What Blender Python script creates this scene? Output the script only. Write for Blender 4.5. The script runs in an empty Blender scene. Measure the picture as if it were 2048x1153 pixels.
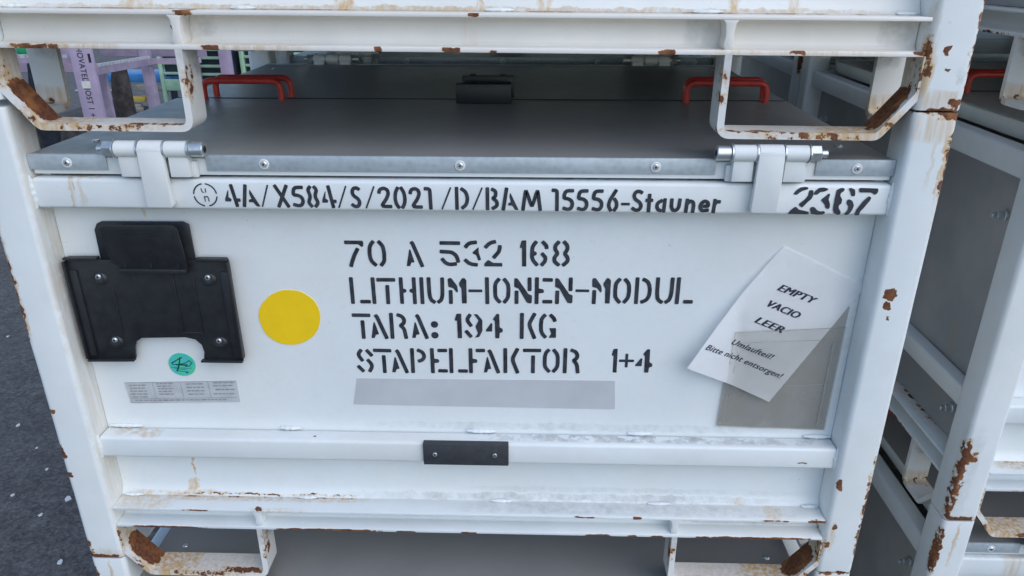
import bpy, bmesh, math, random
from mathutils import Vector, Matrix, noise as mnoise

R = math.radians
random.seed(7)
scn = bpy.context.scene
COL = scn.collection

# ------------------------------------------------------------------ camera, sky, sun, exposure
cam_d = bpy.data.cameras.new('camera')
cam = bpy.data.objects.new('camera', cam_d)
COL.objects.link(cam)
scn.camera = cam
_p, _r, _y = .40986, .000995, -.026436
_fwd = Vector((math.sin(_y) * math.cos(_p), math.cos(_y) * math.cos(_p), -math.sin(_p)))
_rt = Vector((math.cos(_y), -math.sin(_y), 0))
_up = _rt.cross(_fwd)
_r2 = _rt * math.cos(_r) + _up * math.sin(_r)
_u2 = -_rt * math.sin(_r) + _up * math.cos(_r)
_m = Matrix((_r2, _u2, -_fwd)).transposed().to_4x4()
_m.translation = Vector((.095492, -.90382, .869494))
cam.matrix_world = _m
cam_d.sensor_width = 36
cam_d.lens = 36 * 1497.15 / 2048
cam_d.clip_start = .02
cam_d.clip_end = 500

SUN_EL, SUN_AZ = R(42), R(138)          # azimuth clockwise from +y
world = bpy.data.worlds.new('World')
scn.world = world
world.use_nodes = True
wn = world.node_tree
bg = wn.nodes['Background']
sky = wn.nodes.new('ShaderNodeTexSky')
sky.sky_type = 'NISHITA'
sky.sun_disc = False
sky.sun_elevation = SUN_EL
sky.sun_rotation = SUN_AZ
sky.air_density = 1.0
sky.dust_density = .6
sky.ozone_density = 2.0
wn.links.new(sky.outputs[0], bg.inputs[0])
bg.inputs[1].default_value = .14
sun_d = bpy.data.lights.new('sun', 'SUN')
sun_d.energy = 1.0
sun_d.angle = R(70)
sun_d.color = (1, .965, .93)
sun = bpy.data.objects.new('sun', sun_d)
COL.objects.link(sun)
_sd = Vector((math.sin(SUN_AZ) * math.cos(SUN_EL), math.cos(SUN_AZ) * math.cos(SUN_EL), math.sin(SUN_EL)))
sun.rotation_euler = _sd.to_track_quat('Z', 'Y').to_euler()
scn.view_settings.view_transform = 'Standard'
scn.view_settings.look = 'None'
scn.view_settings.gamma = 1
scn.view_settings.use_curve_mapping = False
scn.view_settings.exposure = 0.58
scn.cycles.diffuse_bounces = 6

# ------------------------------------------------------------------ node helper
class NT:
    def __init__(s, name):
        s.mat = bpy.data.materials.new(name)
        s.mat.use_nodes = True
        s.t = s.mat.node_tree
        s.b = s.t.nodes['Principled BSDF']
        s.out = s.t.nodes['Material Output']
    def n(s, kind): return s.t.nodes.new('ShaderNode' + kind)
    def put(s, sock, v):
        if v is None: return
        if hasattr(v, 'is_output'): s.t.links.new(v, sock)
        elif isinstance(v, (tuple, list)) and len(v) == 3 and len(sock.default_value) == 4: sock.default_value = (*v, 1)
        else: sock.default_value = v
    def math(s, op, a, b=None, c=None, clamp=False):
        q = s.n('Math'); q.operation = op; q.use_clamp = clamp
        for i, v in enumerate((a, b, c)): s.put(q.inputs[i], v)
        return q.outputs[0]
    def vec(s, op, a, b=None, c=None):
        q = s.n('VectorMath'); q.operation = op
        for i, v in enumerate((a, b, c)): s.put(q.inputs[i], v)
        return q.outputs['Value'] if op in ('DOT_PRODUCT', 'LENGTH') else q.outputs[0]
    def noise(s, v, scale, detail=4, rough=.55):
        q = s.n('TexNoise'); s.put(q.inputs['Vector'], v)
        q.inputs['Scale'].default_value = scale; q.inputs['Detail'].default_value = detail; q.inputs['Roughness'].default_value = rough
        return q.outputs[0]
    def rng(s, v, a, b, lo=0., hi=1., smooth=False):
        q = s.n('MapRange'); q.clamp = True
        if smooth: q.interpolation_type = 'SMOOTHSTEP'
        s.put(q.inputs[0], v)
        for i, w in enumerate((a, b, lo, hi)): q.inputs[i + 1].default_value = w
        return q.outputs[0]
    def mix(s, f, a, b, mode='MIX'):
        q = s.n('Mix'); q.data_type = 'RGBA'; q.blend_type = mode
        s.put(q.inputs[0], f); s.put(q.inputs[6], a); s.put(q.inputs[7], b)
        return q.outputs[2]
    def obj(s): return s.n('TexCoord').outputs['Object']
    def sep(s, v):
        q = s.n('SeparateXYZ'); s.put(q.inputs[0], v); return q.outputs
    def comb(s, x, y, z):
        q = s.n('CombineXYZ')
        for i, v in enumerate((x, y, z)): s.put(q.inputs[i], v)
        return q.outputs[0]
    def bump(s, h, strength=.3, dist=.001):
        q = s.n('Bump'); q.inputs['Strength'].default_value = strength; q.inputs['Distance'].default_value = dist
        s.put(q.inputs['Height'], h); s.put(s.b.inputs['Normal'], q.outputs[0])
    def set(s, **k):
        for a, v in k.items():
            s.put(s.b.inputs[{'col': 'Base Color', 'rough': 'Roughness', 'metal': 'Metallic', 'alpha': 'Alpha', 'coat': 'Coat Weight',
                              'spec': 'Specular IOR Level'}[a]], v)

def simple(name, col, rough=.5, metal=0., var=.06, scale=30, spec=.5, bump=0.):
    s = NT(name); o = s.obj()
    f = s.rng(s.noise(o, scale, 5), .3, .7, 1 - var * 2, 1 + var * 2)
    s.set(col=s.mix(1., col, s.comb(f, f, f), 'MULTIPLY'), rough=s.rng(s.noise(o, scale * 2.7), .3, .7, rough - .06, rough + .08), metal=metal, spec=spec)
    if bump: s.bump(s.noise(o, scale * 8, 3), bump, .002)
    return s.mat

WHITE = (.742, .775, .775)
def paint(name, rust=(), stain_warmlight=(), dirt_shade=(), sym=False, seed=0., base=WHITE, rough=.42, specks=.5, wear=0., warp=(.022, .004, .013)):
    """Powder-coated steel with flaked rust, yellow run marks, grey grime, and some painted warm light and shade of given places and extents (metres, container axes)."""
    s = NT(name); o = s.obj()
    P = o
    if sym:
        x, y, z = s.sep(o); P = s.comb(s.math('ABSOLUTE', x), y, z)
    shift = s.vec('ADD', o, (seed, seed * .7, seed * 1.3))
    q1 = s.n('TexNoise'); s.put(q1.inputs['Vector'], shift); q1.inputs['Scale'].default_value = 55; q1.inputs['Detail'].default_value = 4; q1.inputs['Roughness'].default_value = .6
    P = s.vec('MULTIPLY_ADD', s.vec('SUBTRACT', q1.outputs['Color'], (.5, .5, .5)), warp, P)
    n1 = s.noise(shift, 95, 6, .62)
    n2 = s.noise(shift, 30, 5, .6)
    def field(prims):
        m = None
        for c, h, amt in prims:
            inv = tuple(1 / a for a in h)
            q = s.vec('MULTIPLY_ADD', P, inv, tuple(-a * b for a, b in zip(c, inv)))
            q = s.vec('MULTIPLY', q, q)
            d = s.vec('DOT_PRODUCT', q, q)
            v = s.math('MULTIPLY_ADD', d, -amt, amt)
            m = v if m is None else s.math('MAXIMUM', m, v)
        return s.math('MAXIMUM', m, 0.)
    v = s.rng(n2, .25, .75, .965, 1.03)
    col = s.mix(1., base, s.comb(v, v, v), 'MULTIPLY')
    col = s.mix(s.rng(s.noise(shift, 3.3, 4, .6), .48, .72, 0, .38), col, (.72, .69, .62))
    # large soft unevenness, small dark specks
    g = s.rng(s.noise(shift, 6, 3), .35, .65, .97, 1.02)
    col = s.mix(1., col, s.comb(g, g, g), 'MULTIPLY')
    if specks:
        sp = s.math('MULTIPLY', s.rng(s.noise(shift, 420, 2, .5), .735, .76), s.rng(s.noise(shift, 14, 3), .45, .62))
        col = s.mix(s.math('MULTIPLY', sp, specks), col, (.12, .12, .12))
    if dirt_shade:
        fd = field(dirt_shade)
        dm = s.math('MULTIPLY', fd, s.rng(s.math('ADD', n1, n2), .75, 1.25, .15, 1.1), clamp=True)
        col = s.mix(dm, col, (.27, .275, .27))
    if stain_warmlight:
        fs = field(stain_warmlight)
        run = s.noise(s.vec('MULTIPLY', shift, (160., 160., 14.)), 1., 3)
        sm = s.math('MULTIPLY', fs, s.rng(run, .35, .62, .15, 1.), clamp=True)
        col = s.mix(sm, col, (.56, .34, .11))
    hgt = s.math('MULTIPLY', s.noise(shift, 260, 2), .12)
    ro = rough
    if rust or wear:
        fr = field(rust) if rust else 0.
        sc = s.math('MULTIPLY_ADD', s.math('SUBTRACT', n1, .5), 1.5, fr)
        halo = s.rng(sc, .22, .52, smooth=True)
        hm = s.math('MULTIPLY', halo, s.rng(n2, .38, .62, .1, .85))
        col = s.mix(hm, col, (.58, .36, .14))
        rm = s.rng(sc, .5, .53)
        rn = s.noise(shift, 210, 5, .65)
        rc = s.mix(s.rng(rn, .38, .66), (.078, .030, .017), (.22, .078, .030))
        rc = s.mix(s.rng(s.noise(shift, 42, 4), .48, .70, 0, .75), rc, (.36, .15, .05))
        col = s.mix(rm, col, rc)
        hgt = s.math('SUBTRACT', hgt, s.math('MULTIPLY', rm, s.rng(rn, .2, .8, .5, 1.1)))
        ro = s.rng(rm, 0, 1, rough, .85)
    s.set(col=col, rough=ro, spec=.45)
    s.bump(hgt, .5, .0008)
    return s.mat

# ------------------------------------------------------------------ mesh helpers
class MB:
    """Collects solids into one mesh."""
    def __init__(s): s.v = []; s.f = []; s.m = []
    def add(s, vs, fs, mi=0):
        k = len(s.v); s.v += [tuple(v) for v in vs]; s.f += [[i + k for i in f] for f in fs]; s.m += [mi] * len(fs)
        return s
    def bm(s, bm, mi=0):
        bm.verts.index_update()
        s.add([v.co[:] for v in bm.verts], [[v.index for v in f.verts] for f in bm.faces], mi); bm.free(); return s
    def box(s, x0, x1, y0, y1, z0, z1, bev=0., seg=2, mi=0, rot=None, about=None):
        b = bmesh.new(); bmesh.ops.create_cube(b, size=1)
        for v in b.verts:
            v.co = Vector((x0 + (v.co.x + .5) * (x1 - x0), y0 + (v.co.y + .5) * (y1 - y0), z0 + (v.co.z + .5) * (z1 - z0)))
        if bev: bmesh.ops.bevel(b, geom=list(b.edges), offset=bev, segments=seg, affect='EDGES', profile=.5)
        if rot is not None:
            c = Vector(about) if about else Vector(((x0 + x1) / 2, (y0 + y1) / 2, (z0 + z1) / 2))
            for v in b.verts: v.co = c + rot @ (v.co - c)
        return s.bm(b, mi)
    def cyl(s, p0, p1, r0, r1=None, n=20, bev=0., mi=0):
        p0, p1 = Vector(p0), Vector(p1); r1 = r0 if r1 is None else r1
        a = (p1 - p0).normalized(); u = a.orthogonal().normalized(); w = a.cross(u)
        rings = [(p0, r0), (p1, r1)]
        if bev: rings = [(p0, r0 - bev), (p0 + a * bev, r0), (p1 - a * bev, r1), (p1, r1 - bev)]
        vs = []; fs = []
        for c, r in rings:
            vs += [c + (u * math.cos(2 * math.pi * i / n) + w * math.sin(2 * math.pi * i / n)) * r for i in range(n)]
        for k in range(len(rings) - 1):
            for i in range(n):
                j = (i + 1) % n; fs.append([k * n + i, k * n + j, (k + 1) * n + j, (k + 1) * n + i])
        fs.append(list(range(n))[::-1]); fs.append([(len(rings) - 1) * n + i for i in range(n)])
        return s.add(vs, fs, mi)
    def tube(s, pts, r, n=14, mi=0):
        pts = [Vector(p) for p in pts]; vs = []; fs = []; u = None
        for i, p in enumerate(pts):
            a = (pts[min(i + 1, len(pts) - 1)] - pts[max(i - 1, 0)]).normalized()
            u = a.orthogonal().normalized() if u is None else (u - a * u.dot(a)).normalized()
            w = a.cross(u)
            vs += [p + (u * math.cos(2 * math.pi * k / n) + w * math.sin(2 * math.pi * k / n)) * r for k in range(n)]
        for i in range(len(pts) - 1):
            for k in range(n):
                j = (k + 1) % n; fs.append([i * n + k, i * n + j, (i + 1) * n + j, (i + 1) * n + k])
        fs.append(list(range(n))[::-1]); fs.append([(len(pts) - 1) * n + k for k in range(n)])
        return s.add(vs, fs, mi)
    def prism(s, poly, f0, f1, bev=0., mi=0):
        """poly: 2-D outline; f0/f1 map (a, b) to the two 3-D faces."""
        n = len(poly)
        vs = [f0(*p) for p in poly] + [f1(*p) for p in poly]
        fs = [list(range(n)), [n + i for i in range(n)][::-1]] + [[i, n + i, n + (i + 1) % n, (i + 1) % n] for i in range(n)]
        b = bmesh.new(); bv = [b.verts.new(v) for v in vs]
        for f in fs: b.faces.new([bv[i] for i in f][::-1])
        bmesh.ops.recalc_face_normals(b, faces=b.faces[:])
        if bev:
            bmesh.ops.bevel(b, geom=[e for e in b.edges if e.calc_face_angle(0) > .5], offset=bev, segments=2, affect='EDGES', profile=.5)
        return s.bm(b, mi)
    def strip(s, outl, f0, f1, mi=0):
        """closed ring of quads, outl = [(a, b)] with f0/f1 ends and end caps as quads along a ribbon: outl = (left side, right side)."""
        L, Rr = outl; n = len(L)
        vs = [f0(*p) for p in L] + [f0(*p) for p in Rr] + [f1(*p) for p in L] + [f1(*p) for p in Rr]
        fs = []
        for i in range(n - 1):
            fs += [[i, i + 1, n + i + 1, n + i], [2 * n + i, 3 * n + i, 3 * n + i + 1, 2 * n + i + 1],
                   [i, 2 * n + i, 2 * n + i + 1, i + 1], [n + i, n + i + 1, 3 * n + i + 1, 3 * n + i]]
        fs += [[0, n, 3 * n, 2 * n], [n - 1, 3 * n - 1, 4 * n - 1, 2 * n - 1]]
        b = bmesh.new(); bv = [b.verts.new(v) for v in vs]
        for f in fs: b.faces.new([bv[i] for i in f])
        bmesh.ops.recalc_face_normals(b, faces=b.faces[:])
        return s.bm(b, mi)
    def build(s, name, mats, parent=None, angle=38):
        me = bpy.data.meshes.new(name)
        me.from_pydata(s.v, [], s.f)
        for m in (mats if isinstance(mats, (list, tuple)) else [mats]): me.materials.append(m)
        me.polygons.foreach_set('material_index', s.m)
        me.polygons.foreach_set('use_smooth', [True] * len(s.f))
        me.update()
        me.set_sharp_from_angle(angle=R(angle))
        o = bpy.data.objects.new(name, me); COL.objects.link(o)
        if parent: o.parent = parent
        return o

def thing(name, label, cat, loc=(0, 0, 0), group=None, rot=(0, 0, 0)):
    o = bpy.data.objects.new(name, None); COL.objects.link(o)
    o.location = loc; o.rotation_euler = rot; o.empty_display_size = .1
    o['label'] = label; o['category'] = cat
    if group: o['group'] = group
    return o
def tag(o, label, cat, group=None):
    o['label'] = label; o['category'] = cat
    if group: o['group'] = group
    return o
KIDS = {}
def copy_tree(o, parent=None):
    c = o.copy(); COL.objects.link(c)
    if parent: c.parent = parent
    for ch in list(o.children): copy_tree(ch, c)
    return c
def offset(pts, t0, t1):
    """left and right offsets of an open polyline (mitred)."""
    L, Q = [], []
    n = len(pts)
    for i in range(n):
        a = Vector(pts[max(i - 1, 0)]); b = Vector(pts[i]); c = Vector(pts[min(i + 1, n - 1)])
        d1 = (b - a) if i else (c - b); d2 = (c - b) if i < n - 1 else d1
        d1.normalize(); d2.normalize()
        n1 = Vector((-d1.y, d1.x)); n2 = Vector((-d2.y, d2.x)); m = (n1 + n2)
        if m.length < 1e-6: m = n1
        m.normalize(); k = 1 / max(m.dot(n1), .55)
        L.append((b + m * t0 * k)[:]); Q.append((b + m * t1 * k)[:])
    return L, Q
def rounded(pts, r, n=5):
    """round the inner corners of a polyline."""
    out = [pts[0]]
    for a, b, c in zip(pts, pts[1:], pts[2:]):
        a, b, c = Vector(a), Vector(b), Vector(c)
        u = (a - b); w = (c - b); d = min(r, u.length * .49, w.length * .49)
        p, q = b + u.normalized() * d, b + w.normalized() * d
        for k in range(n + 1):
            t = k / n; out.append(((1 - t) ** 2 * p + 2 * t * (1 - t) * b + t * t * q)[:])
    out.append(pts[-1])
    return out

# ------------------------------------------------------------------ plain materials
M = {}
def lid_mat():
    s = NT('grey_coated_lid_sheet'); o = s.obj()
    v = s.rng(s.noise(o, 9, 5, .6), .3, .7, .93, 1.06)
    c = s.mix(1., (.30, .298, .29), s.comb(v, v, v), 'MULTIPLY')
    scr = s.rng(s.noise(s.vec('MULTIPLY', o, (30., 260., 30.)), 1., 4, .6), .70, .76, 0, .25)
    c = s.mix(scr, c, (.55, .55, .52))
    dust = s.math('MULTIPLY', s.rng(s.noise(o, 55, 6, .7), .5, .75, 0, .3), s.rng(s.noise(o, 7, 3), .42, .62))
    c = s.mix(dust, c, (.34, .31, .25))
    s.set(col=c, rough=s.rng(s.noise(o, 40, 5), .3, .7, .40, .5), spec=.5)
    s.bump(s.noise(o, 700, 2), .12, .0004)
    return s.mat
M['lid'] = lid_mat()
def galv():
    s = NT('galvanised_steel'); o = s.obj()
    q = s.n('TexVoronoi'); s.put(q.inputs['Vector'], o); q.inputs['Scale'].default_value = 120
    v = s.rng(q.outputs['Distance'], .1, .7, .92, 1.06)
    n = s.rng(s.noise(s.vec('MULTIPLY', o, (8., 60., 60.)), 1., 5, .6), .3, .7, .84, 1.1)
    c = s.mix(1., (.42, .475, .505), s.comb(v, v, v), 'MULTIPLY')
    c = s.mix(1., c, s.comb(n, n, n), 'MULTIPLY')
    scr = s.rng(s.noise(s.vec('MULTIPLY', o, (70., 300., 300.)), 1., 3, .6), .72, .77, 0, .7)
    c = s.mix(scr, c, (.12, .13, .14))
    s.set(col=c, rough=s.rng(s.noise(o, 60, 4), .3, .7, .36, .55), metal=.25)
    return s.mat
M['galv'] = galv()
M['zinc'] = simple('zinc_bolt_steel', (.62, .66, .68), .34, .8, .05, 200)
M['darkzinc'] = simple('dark_bolt_steel', (.16, .165, .17), .3, 1., .1, 200)
M['plastic'] = simple('black_plastic', (.016, .018, .021), .42, 0, .12, 60, .5, .05)
M['rubber'] = simple('dark_rubber', (.040, .043, .048), .6, 0, .1, 90)
M['red'] = simple('red_handle_paint', (.52, .045, .035), .36, 0, .12, 40)
M['ink'] = simple('stencil_ink', (.026, .030, .040), .6, 0, .30, 90)
M['print'] = simple('printer_ink', (.02, .024, .05), .7, 0, .05, 100)
M['floor'] = simple('container_underside', (.45, .45, .44), .6, 0, .12, 12)
M['yellow'] = simple('yellow_sticker', (.90, .595, .008), .4, 0, .015, 60)
M['label'] = simple('silver_foil_label', (.55, .565, .575), .45, .1, .05, 50)
M['labelprint'] = simple('faded_label_print', (.33, .34, .35), .5, .2, .1, 80)
M['greypatch'] = simple('grey_blur', (.52, .535, .55), .5, 0, .045, 11)
M['washer'] = simple('painted_washer', (.72, .72, .71), .4, .1, .05, 200)
M['dark'] = simple('dark_gap', (.02, .02, .022), .7)
def paper_mat():
    s = NT('printer_paper'); o = s.obj()
    c = s.mix(s.rng(s.noise(o, 45, 6, .65), .52, .72, 0, .20), (.95, .95, .95), (.78, .785, .78))
    s.set(col=c, rough=.75, spec=.2); s.bump(s.noise(o, 26, 4), .25, .003)
    return s.mat
M['paper'] = paper_mat()
def film(name, col, a):
    s = NT(name); o = s.obj()
    s.set(col=s.mix(s.rng(s.noise(o, 40, 5), .45, .7, 0, .25), col, (.42, .36, .25)), rough=.22, spec=.6,
          alpha=s.rng(s.noise(o, 22, 4), .3, .7, a - .03, a + .05))
    return s.mat
def clear_film():
    s = NT('clear_plastic_film'); o = s.obj()
    t = s.n('BsdfTransparent'); s.put(t.inputs[0], s.mix(s.rng(s.noise(o, 30, 4), .4, .7), (.955, .95, .935), (.91, .905, .885)))
    g = s.n('BsdfGlossy'); g.inputs['Roughness'].default_value = .16
    w = s.n('Bump'); w.inputs['Strength'].default_value = .5; w.inputs['Distance'].default_value = .003
    s.put(w.inputs['Height'], s.noise(s.vec('MULTIPLY', o, (60., 20., 25.)), 1., 3)); s.put(g.inputs['Normal'], w.outputs[0])
    m = s.n('MixShader'); m.inputs[0].default_value = .07
    s.t.links.new(t.outputs[0], m.inputs[1]); s.t.links.new(g.outputs[0], m.inputs[2])
    s.t.links.new(m.outputs[0], s.out.inputs['Surface'])
    return s.mat
M['film'] = clear_film()
M['filmback'] = film('pocket_back_film', (.45, .44, .415), .48)
M['seam'] = film('pocket_weld_seam', (.34, .32, .28), .45)
def holo():
    s = NT('green_hologram_foil'); o = s.obj()
    w = s.n('TexWave'); s.put(w.inputs['Vector'], o); w.inputs['Scale'].default_value = 22; w.inputs['Distortion'].default_value = 5
    c = s.mix(s.rng(s.noise(o, 70, 3), .35, .65), (.07, .62, .50), (.12, .72, .38))
    c = s.mix(s.rng(w.outputs['Fac'], .55, .9, 0, .6), c, (.10, .58, .68))
    s.set(col=c, rough=.3, metal=.2); return s.mat
M['holo'] = holo()
def asphalt():
    s = NT('worn_asphalt'); o = s.obj()
    v = s.rng(s.noise(o, 130, 6, .7), .3, .7, .6, 1.45)
    c = s.mix(1., (.112, .108, .105), s.comb(v, v, v), 'MULTIPLY')
    gr = s.n('TexVoronoi'); s.put(gr.inputs['Vector'], o); gr.inputs['Scale'].default_value = 95
    gv = s.rng(s.sep(gr.outputs['Color'])[0], 0, 1, .72, 1.32)
    c = s.mix(1., c, s.comb(gv, gv, gv), 'MULTIPLY')
    m2 = s.rng(s.noise(o, 14, 4, .6), .35, .65, .82, 1.16)
    c = s.mix(1., c, s.comb(m2, m2, m2), 'MULTIPLY')
    c = s.mix(s.rng(s.noise(o, 1.7, 5, .6), .45, .7, 0, .35), c, (.12, .117, .115))
    c = s.mix(s.rng(s.noise(o, 210, 2), .71, .75, 0, .5), c, (.22, .22, .22))
    s.set(col=c, rough=.85, spec=.3); s.bump(s.noise(o, 190, 5, .7), .6, .006)
    return s.mat
M['asphalt'] = asphalt()
M['violet'] = simple('violet_paint', (.40, .315, .43), .5, 0, .06, 9)
M['violetdark'] = simple('violet_paint_worn', (.33, .265, .35), .55, 0, .1, 14)
M['mint'] = simple('mint_green_paint', (.36, .56, .40), .5, 0, .08, 12)
M['navy'] = simple('dark_navy', (.022, .034, .055), .6, 0, .15, 10)
M['blue'] = simple('blue_paint', (.03, .17, .42), .45, 0, .1, 8)
M['green'] = simple('green_plastic', (.0, .26, .085), .45)
M['cloth'] = simple('black_cloth', (.012, .017, .026), .85, 0, .3, 20)
M['brown'] = simple('brown_cloth', (.05, .042, .04), .9, 0, .3, 20)
M['wood'] = simple('grey_timber', (.27, .25, .21), .8, 0, .2, 14)
M['pipe'] = simple('scrap_pipe_steel', (.42, .42, .40), .4, .6, .15, 20)
M['mustard'] = simple('yellow_plastic', (.45, .33, .05), .5)
M['teal'] = simple('grey_green_sheet', (.16, .2, .2), .6, 0, .1, 6)

# ------------------------------------------------------------------ container geometry (metres; x across, y back, z up from post foot)
W, D, H = .6, 1.034, .709
DL = .965                     # depth at which the rear lid hinges
PW = .054
CREAM = WHITE
GEN_POST_RUST = [((.573, .02, 0), (.034, .08, .0045), .62), ((.573, .02, H), (.034, .08, .005), .55),
                 ((.599, .003, .15), (.006, .02, .17), .42), ((.548, .02, .05), (.006, .05, .03), .45),
                 ((.573, D - .02, .004), (.03, .08, .009), .7)]
GEN_POST_STAIN = [((.58, 0, H - .07), (.006, .02, .06), .55), ((.589, 0, H - .05), (.005, .02, .035), .7), ((.573, .0, .02), (.028, .02, .02), .5)]

def loop_paint(name, seed, seedless=0):
    rust = [((.529, .034, -.006), (.031, .030, .034), 1.05), ((.57, .152, -.028), (.05, .03, .01), .42), ((.36, .009, -.0255), (.055, .008, .004), .66), ((.524, .0, -.012), (.02, .008, .02), .46),       # worn slanted leg
            ((.545, .01, .04), (.008, .03, .04), .40),
            ((.43, .002, -.031), (.075, .006, .008), .50), ((.318, .012, .025), (.007, .015, .03), .50),
            ((.39, .03, -.022), (.05, .012, .004), .40)]
    stain_warmlight = [((.48, .03, -.024), (.05, .06, .013), .95), ((.50, .0, -.03), (.045, .008, .014), .85), ((.57, .15, -.022), (.06, .02, .02), .7), ((.40, .02, -.028), (.08, .03, .008), .35), ((.545, .02, .05), (.01, .05, .04), .5),
             ((.505, .004, -.02), (.03, .01, .02), .6)]
    dirt_shade = [((.322, .03, .05), (.014, .06, .025), .55), ((.56, .15, .05), (.03, .02, .02), .6), ((.40, .03, -.022), (.08, .06, .004), .4)]
    if name.startswith('upper'): rust = rust + [((.552, .0, .048), (.010, .010, .022), .82)]
    return paint(name, rust, stain_warmlight, dirt_shade, sym=True, seed=seed, base=(.74, .735, .71))

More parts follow.
